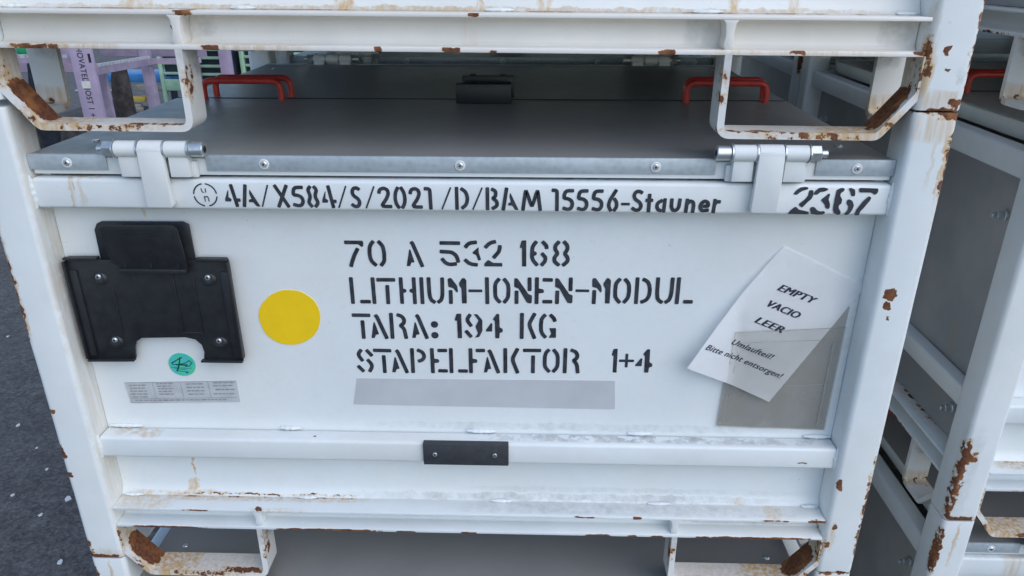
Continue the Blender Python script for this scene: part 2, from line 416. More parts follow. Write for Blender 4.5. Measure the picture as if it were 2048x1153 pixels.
def paint_set(kind):
    if kind == 'hero':
        sd = .0
        post = paint('hero_post_paint', GEN_POST_RUST + [
            ((.5642, 0, .4733), (.0098, .02, .0100), 1.1), ((.5635, 0, .4575), (.0062, .02, .0066), 1.1), ((.569, 0, .4394), (.0022, .02, .003), 1.),
            ((.553, 0, .1666), (.0048, .02, .011), 1.05), ((.5574, 0, .0896), (.005, .02, .005), 1.), ((.5534, 0, .0557), (.005, .02, .007), 1.),
            ((-.5947, 0, .2731), (.006, .02, .005), 1.), ((-.5975, 0, .2024), (.006, .02, .016), .9), ((-.5956, 0, .1616), (.005, .02, .006), .9),
            ((-.598, 0, .47), (.006, .02, .10), .62), ((-.580, 0, .001), (.036, .02, .008), .8), ((-.597, 0, .02), (.007, .02, .022), .6), ((.598, 0, .64), (.006, .02, .05), .62),
            ((.598, 0, .12), (.006, .02, .12), .6), ((.588, .0, .706), (.016, .02, .010), .72), ((.6, .0, .69), (.004, .02, .03), .7)],
            [((.5925, 0, .64), (.003, .02, .05), .9), ((.5964, 0, .60), (.004, .02, .05), .5), ((.578, 0, .66), (.003, .02, .05), .4), ((-.597, 0, .5), (.007, .02, .12), .6),
             ((-.575, 0, .0), (.03, .02, .02), .6), ((.573, 0, .69), (.03, .02, .02), .5), ((.555, 0, .07), (.008, .02, .03), .6), ((-.545, .04, .40), (.005, .05, .40), .36)],  # last mark paints warm light onto the left post's inner face
            [((-.545, .04, .45), (.004, .03, .09), .25)], seed=sd)  # grey mark paints the placard holder's shadow on the post's inner side
        base = paint('hero_base_paint', [((-.467, .0, .061), (.07, .006, .0045), .95), ((-.213, 0, .061), (.095, .006, .005), .95), ((-.092, 0, .061), (.018, .006, .004), 1.),
            ((.005, 0, .061), (.014, .006, .004), 1.), ((.203, 0, .061), (.026, .006, .0045), 1.), ((.255, 0, .061), (.01, .006, .004), 1.), ((.296, 0, .061), (.013, .006, .004), 1.),
            ((.44, 0, .061), (.108, .006, .005), .95), ((-.42, 0, .0965), (.03, .005, .002), .7), ((.19, 0, .0965), (.03, .005, .002), .75), ((.47, 0, .0965), (.03, .005, .0022), .75),
            ((.26, .0, .0965), (.008, .006, .003), 1.), ((-.318, .004, .099), (.008, .01, .004), .8), ((.535, .0, .095), (.02, .01, .004), .9),
            ((-.32, .034, .1005), (.21, .0028, .0022), .95)],
            [((-.36, .034, .099), (.24, .012, .004), .55), ((-.5, .02, .098), (.05, .02, .004), .5), ((.47, .02, .098), (.012, .02, .004), .5), ((-.29, .0, .098), (.05, .01, .006), .4)],
            [((-.43, .03, .078), (.07, .02, .007), 1.0), ((.0, .032, .078), (.31, .02, .008), .85), ((.43, .032, .077), (.11, .02, .010), .95), ((.25, .02, .099), (.3, .016, .003), .45)], seed=sd, warp=(.022, .004, .004))
        panel = paint('hero_panel_paint', [((-.33, .036, .102), (.2, .004, .0018), .5)],
            [((-.4225, .042, .568), (.0026, .01, .014), .95), ((-.4255, .042, .158), (.0018, .01, .028), 1.1), ((-.43, .04, .116), (.010, .02, .012), .8),
             ((-.45, .038, .103), (.09, .012, .004), .6), ((.42, .038, .104), (.01, .02, .006), .5)],
            [((.16, .038, .105), (.36, .02, .006), .55), ((.25, .042, .117), (.28, .01, .006), .28), ((.18, .042, .232), (.36, .01, .008), .35),
             ((.55, .042, .4), (.012, .01, .15), .2), ((0, .042, .36), (.62, .012, .30), .07)], seed=3.1, specks=.75)
        rail = paint('hero_rail_paint', [((.5, .012, .196), (.007, .004, .0015), .95), ((-.223, .02, .222), (.003, .006, .0015), .9)],
            [((-.4935, .012, .598), (.0042, .02, .024), 1.1), ((-.481, .012, .60), (.0035, .02, .022), .55), ((-.49, .03, .6185), (.04, .02, .002), .8), ((-.49, .03, .2225), (.04, .02, .002), .6)],
            [((.28, .03, .2225), (.28, .012, .002), .8), ((0, .034, .6185), (.55, .012, .002), .7)], seed=5.7)
        loop = loop_paint('hero_loop_paint', 1.9)
    elif kind == 'upper':
        post = paint('upper_post_paint', GEN_POST_RUST + [((.5655, 0, .0695), (.0046, .02, .006), 1.1), ((.574, 0, .047), (.0025, .02, .0022), 1.),
            ((.546, 0, .06), (.006, .02, .03), .62), ((.5995, 0, .08), (.005, .01, .10), .56), ((.580, 0, .001), (.026, .02, .0055), .74), ((.59, 0, .006), (.010, .02, .010), .6)],
            [((.551, .0, .05), (.008, .02, .045), .8), ((.573, 0, .014), (.03, .02, .012), .5), ((.55, 0, .1), (.004, .02, .03), .5)], [((.59, 0, .04), (.006, .02, .01), .5)], seed=8.2)
        base = paint('upper_base_warmlit_paint', [((-.49, 0, .063), (.04, .006, .006), .66), ((-.285, 0, .063), (.012, .006, .004), .8), ((-.086, 0, .063), (.006, .006, .005), .9),
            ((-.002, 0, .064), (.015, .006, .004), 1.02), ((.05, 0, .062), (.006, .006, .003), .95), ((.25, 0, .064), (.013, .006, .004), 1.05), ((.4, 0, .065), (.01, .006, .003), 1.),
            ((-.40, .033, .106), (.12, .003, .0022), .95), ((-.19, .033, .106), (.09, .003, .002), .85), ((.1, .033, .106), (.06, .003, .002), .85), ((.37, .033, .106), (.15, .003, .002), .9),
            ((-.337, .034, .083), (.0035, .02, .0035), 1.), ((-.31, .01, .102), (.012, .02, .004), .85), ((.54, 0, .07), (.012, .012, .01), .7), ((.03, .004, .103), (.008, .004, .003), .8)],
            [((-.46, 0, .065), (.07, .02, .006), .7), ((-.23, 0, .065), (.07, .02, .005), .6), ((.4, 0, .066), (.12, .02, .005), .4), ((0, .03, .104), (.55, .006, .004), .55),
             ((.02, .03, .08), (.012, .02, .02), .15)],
            [((-.3, .03, .087), (.018, .02, .016), .55), ((.52, .02, .086), (.02, .03, .016), .5), ((.29, .03, .086), (.02, .02, .02), .35)], seed=4.4, base=(.79, .76, .71))  # base colour warmed to paint in light bounced onto the beam
        panel = paint('upper_panel_paint', [], [((-.13, .04, .112), (.014, .02, .02), .9), ((.03, .04, .112), (.006, .02, .02), 1.), ((.11, .04, .112), (.01, .02, .02), .8),
            ((.33, .04, .112), (.008, .02, .02), .8), ((.40, .04, .112), (.006, .02, .02), .7), ((-.38, .04, .112), (.02, .02, .02), .6), ((0, .038, .107), (.56, .02, .003), .6)],
            [((0, .038, .106), (.56, .02, .004), .35)], seed=6.3, base=(.76, .765, .745))
        rail = paint('upper_rail_paint', seed=2.2)
        loop = loop_paint('upper_loop_paint', 5.15)
    else:
        post = paint('stack_post_paint', GEN_POST_RUST + [((-.595, 0, .10), (.008, .02, .08), .74), ((-.598, 0, .05), (.007, .02, .06), .6), ((-.598, 0, .64), (.006, .02, .06), .74), ((-.575, 0, .003), (.03, .02, .009), .85), ((-.585, 0, .13), (.012, .02, .012), .7)],
                     GEN_POST_STAIN + [((-.572, 0, .655), (.003, .02, .05), .9)], [((-.59, 0, .1), (.02, .02, .1), .3)], seed=12.)
        base = paint('stack_base_paint', [((.3, 0, .061), (.28, .006, .005), .62), ((-.4, 0, .061), (.12, .006, .005), .62), ((-.42, .034, .1), (.1, .003, .002), .9),
                                          ((-.595, .5, .061), (.008, .45, .006), .58), ((-.566, .5, .1), (.006, .45, .003), .62)],
                     [((-.42, .03, .1), (.12, .02, .006), .8), ((-.572, .5, .11), (.02, .45, .016), .62)], [((0, .03, .088), (.5, .02, .01), .5)], seed=10.)
        panel = paint('stack_panel_paint', [], [((-.41, .042, .16), (.004, .01, .05), .8), ((-.56, .18, .2), (.02, .01, .1), .4)], [], seed=14.)
        rail = paint('stack_rail_paint', [], [((-.45, .012, .598), (.02, .02, .03), .45)], [((0, .03, .6185), (.6, .03, .003), .5)], seed=15.)
        loop = loop_paint('stack_loop_paint', 9.3)
    side = panel if kind != 'stack' else paint('stack_side_panel_shaded_paint', [], [((-.56, .18, .2), (.02, .01, .1), .4)], [], seed=14., base=(.33, .34, .345))  # grey side panels, base darkened to add the shade of the gap
    return dict(side=side, post=post, base=base, panel=panel, rail=rail, loop=loop, white=paint(kind + '_fitting_paint', [], [], [], seed=7.7, specks=.9))

def side_xf(side):
    """maps 'front' coordinates (a along, d inward depth, z) onto one of the four sides."""
    if side == 'front': return lambda a, d, z: (a, d, z)
    if side == 'back': return lambda a, d, z: (-a, D - d, z)
    if side == 'left': return lambda a, d, z: (-W + d, D / 2 - a, z)
    return lambda a, d, z: (W - d, D / 2 + a, z)

def xbox(mb, xf, a0, a1, d0, d1, z0, z1, bev=0., seg=2, mi=0):
    t = MB().box(a0, a1, d0, d1, z0, z1, bev, seg)
    flip = False
    mb.add([xf(*v) for v in t.v], t.f, mi)

def loop_mesh(xf, sx, narrow=False):
    """one welded flat-bar fork loop; sx = -1/+1 side of the middle."""
    T, DEP = .0085, .042
    if narrow: path = [(-D / 2 + y, z) for y, z in ((.150, .062), (.150, -.0315), (.088, -.0315), (.0465, .020), (.0465, .062))]   # (-a) near the front post
    else: path = [(.3215, .062), (.3215, -.0315), (.509, -.0315), (.5490, .020), (.5490, .062)]
    k = rounded(path[:3], .013, 5)
    pts = k[:-1] + rounded([k[-2]] + path[2:], .0055, 3)[1:]
    L, Q = offset(pts, T / 2, -T / 2)
    mb = MB()
    if narrow:
        mp = (lambda a, z: (a * -sx, z))
    else:
        mp = (lambda a, z: (a * sx, z))
    d0 = .003
    mb.strip((L, Q), lambda a, z: xf(mp(a, z)[0], d0, z), lambda a, z: xf(mp(a, z)[0], d0 + DEP, z))
    return mb

def build_container(name, label, kind, loc, rot=(0, 0, 0), group='stacked battery transport containers'):
    P = paint_set(kind)
    root = thing(name, label, 'container', loc, group, rot)
    # posts
    for sx in (-1, 1):
        for y0 in (0, D - PW):
            x0, x1 = (W - PW, W) if sx > 0 else (-W, -W + PW)
            mb = MB()
            prof = []
            r = .0075
            for cx, cy, a0 in ((x1 - r, y0 + PW - r, 0), (x0 + r, y0 + PW - r, 90), (x0 + r, y0 + r, 180), (x1 - r, y0 + r, 270)):
                for k in range(6): prof.append((cx + r * math.cos(R(a0 + k * 18)), cy + r * math.sin(R(a0 + k * 18))))
            zs = [.0012, .004] + [.004 + (H - .008) * k / 24 for k in range(1, 24)] + [H - .004, H - .0012]
            vs = []; n = len(prof)
            mx, my = (x0 + x1) / 2, y0 + PW / 2
            for iz, z in enumerate(zs):
                k = .985 if iz in (0, len(zs) - 1) else 1.
                for (px, py) in prof:
                    w = mnoise.noise(Vector((px * 20, py * 20 + loc[2] * 9, z * 14 + loc[0] * 5))) * .0006
                    vs.append((mx + (px - mx) * k + w, my + (py - my) * k + w * .6, z))
            fs = [[i * n + j, i * n + (j + 1) % n, (i + 1) * n + (j + 1) % n, (i + 1) * n + j] for i in range(len(zs) - 1) for j in range(n)]
            fs += [list(range(n))[::-1], [(len(zs) - 1) * n + j for j in range(n)]]
            mb.add(vs, fs); mb.build('post', P['post'], root)
    up = .006 if kind == 'upper' else 0.
    for side in ('front', 'back', 'left', 'right'):
        xf = side_xf(side)
        fb = side in ('front', 'back')
        e = (W if fb else D / 2) - PW - .0005          # half span between posts
        # top rail, middle rail
        m = MB(); xbox(m, xf, -e, e, .012, .044, .5765, .6165, .0045, 3); m.build('top_rail', P['rail'], root)
        m = MB(); xbox(m, xf, -e, e, .012, .041, .186, .2215, .0045, 3); m.build('middle_rail', P['rail'], root)
        # sheet wall with its bottom edge turned outwards
        m = MB()
        prof = [(.0425, .585), (.0425, .118 + up), (.0415, .112 + up), (.0365, .1005 + up), (.0345, .0995 + up)]
        L, Q = offset(prof, 0, -.0016)
        na = 40
        vs = []; fs = []
        for i in range(na + 1):
            a = -e + 2 * e * i / na
            for (d, z) in L:
                w = mnoise.noise(Vector((a * 5 + loc[0] * 3, z * 6, 3.3 + loc[2]))) * .0004 if z > .13 else mnoise.noise(Vector((a * 14, z * 6, 3.3))) * .0005
                vs.append(xf(a, d + w, z))
        k = len(L)
        for i in range(na):
            for j in range(k - 1): fs.append([i * k + j, (i + 1) * k + j, (i + 1) * k + j + 1, i * k + j + 1])
        b = bmesh.new(); bv = [b.verts.new(v) for v in vs]
        for f in fs: b.faces.new([bv[q] for q in f])
        bmesh.ops.recalc_face_normals(b, faces=b.faces[:])
        cx = Vector(xf(0, -1, .3))
        if b.faces[0].normal.dot(cx - b.faces[0].calc_center_median()) < 0: bmesh.ops.reverse_faces(b, faces=b.faces[:])
        bmesh.ops.solidify(b, geom=b.faces[:], thickness=.0016)
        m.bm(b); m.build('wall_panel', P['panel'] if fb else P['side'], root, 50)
        # base beam: channel open to the outside
        m = MB()
        zb, zt = .061, .0985 + up
        prof = [(.003, zt), (.038, zt), (.038, zb), (.003, zb), (.003, zb + .0058), (.0275, zb + .0058), (.0318, zb + .010), (.0318, zt - .0085), (.0285, zt - .0048), (.003, zt - .0048)]
        if not fb: prof = [(d * 1.0, z) for d, z in prof]
        m.prism(prof, lambda d, z: xf(-e, d, z), lambda d, z: xf(e, d, z), .0011)
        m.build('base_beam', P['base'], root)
        if fb:
            for sx in (-1, 1):
                m = MB(); c = .3205 * sx
                zm = (zb + zt) / 2
                t = [(c - .0045, zb + .0050), (c + .0045, zb + .0050), (c + .0062, zb + .012), (c + .0045, zm), (c + .006, zt - .009), (c + .0105, zt - .004), (c - .0105, zt - .004), (c - .006, zt - .009), (c - .0045, zm), (c - .0062, zb + .012)]
                m.prism(t, lambda a, z: xf(a, .0038, z), lambda a, z: xf(a, .031, z), .0014)
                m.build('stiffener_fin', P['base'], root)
                loop_mesh(xf, sx).build('fork_loop', P['loop'], root, 40)
        else:
            for sx in (-1, 1):
                loop_mesh(xf, sx, True).build('fork_loop', P['loop'], root, 40)
            for a in (-1, 1):
                for z in (.148, .505):
                    m = MB(); y = D / 2 - .122
                    m.cyl(xf(a * y, .0425, z), xf(a * y, .036, z), .009, n=18, bev=.001)
                    m.cyl(xf(a * y, .036, z), xf(a * y, .026, z), .0065, n=6, bev=.001)
                    m.cyl(xf(a * y, .026, z), xf(a * y, .018, z), .0045, n=12, bev=.0012)
                    m.build('side_bolt', M['zinc'], root)
    m = MB().box(-W + .04, W - .04, .04, D - .04, .0705, .0745); m.build('floor_plate', M['floor'], root)
    # lids
    zt = .645
    for back in (0, 1):
        fy = (lambda y: DL - y) if back else (lambda y: y)
        y0, y1 = .0185, (.4785 if back else .4555 + .0)
        if back: y1 = DL - .4615
        def bx(mm, x0, x1, a, b_, z0, z1, bev=0., seg=2):
            ya, yb = sorted((fy(a), fy(b_))); mm.box(x0, x1, ya, yb, z0, z1, bev, seg)
        lid = MB()
        # slightly domed sheet, tessellated
        nx, ny = 36, 14
        vs = []; fs = []
        for j in range(ny + 1):
            for i in range(nx + 1):
                x = -.5455 + 1.091 * i / nx; y = y0 + (y1 - y0) * j / ny
                z = zt + mnoise.noise(Vector((x * 3, y * 4 + back * 7, loc[2]))) * .0012
                vs.append((x, fy(y), z))
        for j in range(ny):
            for i in range(nx): fs.append([j * (nx + 1) + i, j * (nx + 1) + i + 1, (j + 1) * (nx + 1) + i + 1, (j + 1) * (nx + 1) + i])
        b = bmesh.new(); bv = [b.verts.new(v) for v in vs]
        for f in fs: b.faces.new([bv[q] for q in f])
        bmesh.ops.recalc_face_normals(b, faces=b.faces[:])
        if b.faces[0].normal.z < 0: bmesh.ops.reverse_faces(b, faces=b.faces[:])
        bmesh.ops.solidify(b, geom=b.faces[:], thickness=.002)
        lid.bm(b)
        lo = lid.build('lid', M['lid'], root, 50)
        if not back: MB().box(-.544, .544, y1 + .0004, DL - (DL - .4615) - .0004, .628, zt + .0006).build('lid_gap_shade', M['dark'], lo)  # dark strip added between the lids to stand for the gap's shade
        fr = MB()
        bx(fr, -.5425, .5425, .0195, .032, .6205, .6425, .0015)
        for xs in (-1, 1):
            bx(fr, min(xs * .53, xs * .5425), max(xs * .53, xs * .5425), .0325, y1 - .003, .6155, .6425, .0015)
        bx(fr, -.53, .53, y1 - .018, y1 - .003, .6155, .6425, .0015)
        fr.build('lid_frame', P['white'], lo)
        for (xa, xb) in ((-.5455, -.444), (-.3165, .325), (.448, .5455)):
            lp = MB()
            if back: xa, xb = -xb, -xa
            bx(lp, xa, xb, .0168, .0192, .6265, .6462, .0008)
            bx(lp, xa + .0006, xb - .0006, .0175, .0215, .6448, .6468, .0006)
            lp.build('lid_lip', M['galv'], lo)
        for xr in (-.4948, -.2422, .0057, .2502, .4983):
            s_ = -1 if back else 1
            rv = MB()
            c = lambda d: (xr * s_, fy(d), .6360)
            rv.cyl(c(.0168), c(.0152), .0068, .0062, 22, .0004, 0)
            rv.cyl(c(.0152), c(.0138), .0042, .0034, 16, .0004, 1)
            rv.cyl(c(.01378), c(.0134), .0013, n=10, mi=2)
            rv.build('rivet', [M['washer'], M['zinc'], M['dark']], lo)
        for xr in (-.5, .505):
            rv = MB().cyl((xr, fy(.1), zt - .001), (xr, fy(.1), zt + .0022), .0058, .0045, 18, .0006)
            rv.build('rivet', M['zinc'], lo)
        hy = (DL - .4795) if back else .4405
        for (xa, xb) in ((-.488, -.350), (.365, .503)):
            dx = .006 if back else 0
            pth = rounded([(xa + dx, zt - .001), (xa + dx, zt + .033), (xb + dx, zt + .033), (xb + dx, zt - .001)], .017, 7)
            MB().tube([(x, fy(hy), z) for x, z in pth], .0056, 14).build('handle', M['red'], lo)
        sb = MB()
        if back:
            bx(sb, -.031, .062, DL - .494, DL - .474, zt + .0012, zt + .0385, .0008)
            for xx in (-.012, .043): sb.cyl((xx, fy(DL - .484), zt + .0375), (xx, fy(DL - .484), zt + .0405), .006, n=14, bev=.0008)
        else:
            bx(sb, -.036, .059, .406, .440, zt + .0012, zt + .034, .0008)
        sb.build('lid_stop_block', M['plastic'], lo)
        # hinges
        for (xc, dirn) in ((-.3765, 1), (.3863, -1)):
            cx = -xc if back else xc
            dn = -dirn if back else dirn
            hz, hyy, hr = .6565, .0075, .0104
            ax = lambda x: (x, fy(hyy), hz)
            st = MB()
            st.cyl(ax(cx - .0150), ax(cx + .0150), hr + .0006, n=26, bev=.0008)
            # strap: plate down the front of the top rail
            pf = [(-.0155, .660), (.0155, .660), (.0160, .625), (.0165, .5855), (.0145, .5828), (-.0145, .5828), (-.0165, .5855), (-.0160, .625)]
            st.prism([(cx + a, z) for a, z in pf], lambda a, z: (a, fy(-.0035 + max(0, (.64 - z)) * .04), z), lambda a, z: (a, fy(.0045 + max(0, (.64 - z)) * .09), z), .0008)
            bx(st, cx - .015, cx + .015, .004, .0125, .586, .612, .001)
            h = st.build('hinge', P['white'], root)
            for (xa, xb) in ((-.0455, -.0175), (.0175, .0455)):
                kn = MB()
                kn.cyl(ax(cx + xa), ax(cx + xb), hr, n=26, bev=.0007)
                bx(kn, cx + xa + .0015, cx + xb - .0015, -.0005 + .004, .0195, .6215, .652, .001)
                bx(kn, cx + xa - .004, cx + xb + .004, .0125, .0195, .6190, .640, .0015)
                kn.build('hinge_knuckle', P['white'], h)
            for q in (-.0470, -.0166, .0166, .0470):
                MB().cyl(ax(cx + q - .0009), ax(cx + q + .0009), hr + .0012, n=24).build('washer', M['zinc'], h)
            bo = MB()
            bo.cyl(ax(cx + dn * .048), ax(cx + dn * .0655), .0092, n=24, bev=.0010)
            hb = MB().cyl(ax(cx + dn * .06555), ax(cx + dn * .0658), .0048, n=6)
            bo.add(hb.v, hb.f, 1)
            bo.build('bolt_head', [M['zinc'], M['dark']], h)
            nu = MB()
            nu.cyl(ax(cx - dn * .048), ax(cx - dn * .0605), .0105, n=6, bev=.0009)
            nu.cyl(ax(cx - dn * .0605), ax(cx - dn * .0695), .0048, n=14, bev=.0010)
            nu.build('nut', M['zinc'], h)
    MB().box(-.5425, .5425, DL - .0075 + .014, D - .046, .636, .6395, .001).build('rear_deck', M['galv'], root)
    # rubber bumper on the middle rail
    bp = MB().box(-.0592, .0666, .0055, .0125, .187, .2240, .0015)
    bp.box(-.0590, .0664, .0085, .016, .2215, .2241, .001)
    bpo = bp.build('bumper_strip', M['rubber'], root)
    for x in (-.0415, .0465):
        q = MB().cyl((x, .0046, .207), (x, .0026, .207), .0034, n=18, bev=.0005, mi=0).cyl((x, .00258, .207), (x, .0022, .207), .0014, n=8, mi=1)
        q.build('screw', [M['zinc'], M['dark']], bpo)
    # weld beads on the ledges
    def bead(x, y, z, l, sd, thick=.0032, axis='x'):
        pts = []; n = 18
        b = MB(); vs = []; fs = []; k = 9
        for i in range(n + 1):
            t = i / n
            for j in range(k):
                a = 2 * math.pi * j / k
                rr = thick * (math.sin(math.pi * min(max(t, .04), .96)) ** .45) * (1 + .35 * mnoise.noise(Vector((t * l * 300 + sd, j * .9, sd))) + .10 * math.sin(t * l * 700))
                p = (t - .5) * l
                o = (p, rr * math.cos(a), rr * .8 * math.sin(a))
                vs.append((x + o[0], y + o[1], z + o[2]) if axis == 'x' else (x + o[1], y + o[2], z + o[0]))
        for i in range(n):
            for j in range(k): fs.append([i * k + j, i * k + (j + 1) % k, (i + 1) * k + (j + 1) % k, (i + 1) * k + j])
        fs += [list(range(k))[::-1], [n * k + j for j in range(k)]]
        b.add(vs, fs); return b.build('weld_bead', P['white'], root, 80)
    if kind in ('hero', 'upper'):
        for i, (x, l) in enumerate(((-.264, .032), (.0244, .044), (.2616, .036), (.524, .04), (-.515, .05))): bead(x, .0405, .2245, l, i * 3.1 + 1, .0042)
        for i, (x, l) in enumerate(((-.2491, .030), (.0548, .034), (.299, .036), (.5300, .026), (-.525, .03))): bead(x, .0335, .1005 + up, l, i * 2.3 + 20, .0034)
        for i, (x, z, l) in enumerate(((-.5455, .598, .044), (.5455, .598, .044), (-.5455, .205, .04), (.5455, .205, .04))): bead(x, .0125, z, l, i + 40., .0042, 'z')
    return root, P

hero, HP = build_container('battery_container', 'white steel battery container with stencilled tare text and yellow dot, middle of the near stack', 'hero', (0, 0, 0))
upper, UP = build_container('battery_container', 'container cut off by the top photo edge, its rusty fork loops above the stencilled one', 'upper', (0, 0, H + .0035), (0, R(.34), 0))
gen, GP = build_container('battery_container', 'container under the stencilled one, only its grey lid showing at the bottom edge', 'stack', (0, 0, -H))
GRP = 'stacked battery transport containers'
NX, NY = 1.404, .125
BX, BY = .012, 1.085
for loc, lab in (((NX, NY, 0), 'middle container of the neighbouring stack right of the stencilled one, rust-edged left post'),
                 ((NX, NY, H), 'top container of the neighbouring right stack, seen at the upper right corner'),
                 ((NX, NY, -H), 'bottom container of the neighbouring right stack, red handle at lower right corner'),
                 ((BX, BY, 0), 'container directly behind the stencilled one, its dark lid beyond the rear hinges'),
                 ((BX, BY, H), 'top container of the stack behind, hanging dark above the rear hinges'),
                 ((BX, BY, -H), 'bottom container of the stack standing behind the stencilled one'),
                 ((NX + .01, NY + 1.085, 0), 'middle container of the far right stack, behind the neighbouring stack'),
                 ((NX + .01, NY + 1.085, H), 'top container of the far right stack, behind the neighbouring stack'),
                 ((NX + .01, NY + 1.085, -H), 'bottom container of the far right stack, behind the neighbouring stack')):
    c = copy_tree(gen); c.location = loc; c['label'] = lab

# ------------------------------------------------------------------ lettering
GL = {
 '7': ['S', [(0, .92), (.94, .92)], 'P', [(.7, .86), (1, .95), (1, .8), (.9, .74)], 'S', [(.66, .68), (.38, .33), (.22, .0)]],
 '0': ['S', [(.36, .96), (.17, .80), (.13, .5), (.17, .22), (.42, .04)], 'S', [(.62, .96), (.84, .78), (.87, .5), (.86, .2), (.68, .04)]],
 'A': ['P', [(0, 0), (.2, .66), (.27, .64), (.46, .18), (.44, .15), (.28, .14), (.2, 0)], 'S', [(.34, .93), (.42, .86), (.9, 0)]],
 '5': ['S', [(0, .9), (1, .9)], 'S', [(0, .57), (.55, .56), (.82, .44), (.92, .17)], 'S', [(.07, .29), (.25, .12), (.5, .07), (.8, .1)]],
 '3': ['S', [(.1, .74), (.3, .9), (.72, .93)], 'P', [(.5, .55), (.85, .75), (.84, .55), (.98, .26), (.82, .22), (.7, .44), (.5, .5)], 'S', [(.06, .25), (.3, .1), (.75, .06)]],
 '2': ['S', [(.07, .73), (.3, .9), (.62, .95)], 'S', [(.87, .8), (.85, .6), (.52, .34)], 'P', [(0, 0), (1, 0), (1, .14), (.5, .14), (.24, .25), (.18, .24), (0, .1)]],
 '1': ['P', [(0, .76), (.25, .98), (.4, 1), (.95, 1), (.98, 0), (.35, 0), (.32, .72), (.1, .7)]],
 '6': ['S', [(.36, .95), (.17, .78), (.13, .5), (.16, .25), (.42, .05)], 'P', [(.16, .62), (.36, .56), (.4, .5), (.36, .43), (.16, .38)], 'S', [(.68, .95), (.88, .8), (.9, .7)], 'S', [(.66, .5), (.86, .34), (.82, .2), (.65, .05)]],
 '8': ['S', [(.36, .95), (.15, .80), (.16, .65), (.32, .5), (.12, .35), (.12, .2), (.38, .05)], 'S', [(.64, .95), (.85, .80), (.84, .65), (.68, .5), (.88, .35), (.88, .2), (.62, .05)]],
 'L': ['S', [(.10, 1), (.10, 0)], 'S', [(.52, .07), (1, .07)]],
 'I': ['S', [(.5, 1), (.5, 0)]],
 'T': ['S', [(0, .93), (1, .93)], 'S', [(.56, .7), (.56, 0)]],
 'H': ['S', [(.14, 1), (.14, 0)], 'S', [(.86, 1), (.86, 0)], 'P', [(.14, .62), (.42, .55), (.42, .45), (.14, .38)], 'P', [(.86, .62), (.6, .55), (.6, .45), (.86, .38)]],
 'U': ['S', [(.12, 1), (.13, .35), (.2, .14), (.42, .04)], 'S', [(.88, 1), (.87, .35), (.8, .14), (.6, .04)]],
 'M': ['P', [(0, .95), (.08, 1), (.2, .99), (.5, .7), (.55, .48), (.48, .42), (.28, .6), (.02, .65)], 'S', [(.14, .5), (.14, 0)], 'P', [(.6, .8), (.78, 1), (.9, 1), (1, .92), (1, 0), (.74, 0), (.72, .6), (.62, .7)]],
 '-': ['s', [(0, .5), (1, .5)]],
 'O': ['S', [(.36, .96), (.16, .80), (.13, .5), (.16, .22), (.40, .04)], 'S', [(.62, .96), (.84, .78), (.87, .5), (.84, .22), (.62, .04)]],
 'N': ['P', [(0, .97), (.08, 1), (.2, .97), (.8, .38), (1, .32), (1, .03), (.9, 0), (.72, .03), (.25, .58), (0, .65)], 'S', [(.13, .48), (.13, 0)], 'S', [(.87, 1), (.87, .52)]],
 'E': ['S', [(.13, 1), (.13, 0)], 'P', [(.13, .6), (.5, .56), (.55, .5), (.52, .42), (.13, .38)], 'S', [(.50, .93), (1, .93)], 'S', [(.50, .07), (1, .07)]],
 'F': ['S', [(.13, 1), (.13, 0)], 'P', [(.13, .6), (.5, .56), (.55, .5), (.52, .42), (.13, .38)], 'S', [(.50, .93), (1, .93)]],
 'D': ['S', [(.13, 1), (.13, 0)], 'S', [(.46, .95), (.74, .86), (.88, .6), (.86, .3), (.7, .12), (.42, .05)]],
 'R': ['S', [(.12, 1), (.12, 0)], 'S', [(.46, .95), (.74, .88), (.84, .72), (.76, .58), (.6, .52), (.8, .38), (.88, 0)]],
 '9': ['S', [(.34, .95), (.14, .76), (.38, .5)], 'P', [(.52, .98), (.72, .98), (.98, .75), (.98, .3), (.8, .05), (.56, .02), (.74, .2), (.6, .48), (.78, .72)], 'S', [(.1, .29), (.36, .06)]],
 '4': ['P', [(0, .32), (.32, .62), (.4, .6), (.38, .28), (.02, .27)], 'P', [(.42, .78), (.66, 1), (.8, .98), (.82, .45), (1, .38), (1, .26), (.82, .22), (.8, 0), (.56, 0), (.54, .7)]],
 'K': ['S', [(.12, 1), (.12, 0)], 'S', [(.86, 1), (.52, .58), (.86, 0)]],
 'G': ['S', [(.36, .95), (.16, .80), (.13, .5), (.16, .22), (.40, .04)], 'S', [(.66, .95), (.86, .8), (.90, .7)], 'P', [(.6, .42), (.98, .42), (.98, .02), (.58, .02), (.72, .2)]],
 'S': ['S', [(.32, .95), (.12, .76), (.36, .5)], 'S', [(.62, .94), (.88, .72)], 'S', [(.64, .54), (.9, .3), (.70, .05)], 'S', [(.10, .27), (.36, .05)]],
 'P': ['S', [(.12, 1), (.12, 0)], 'S', [(.48, .95), (.78, .86), (.88, .7), (.78, .54), (.5, .48)]],
 '+': ['s', [(0, .5), (1, .5)], 's', [(.5, .78), (.5, .24)]],
 ':': ['C', [(.5, .56)], 'C', [(.5, .12)]],
}
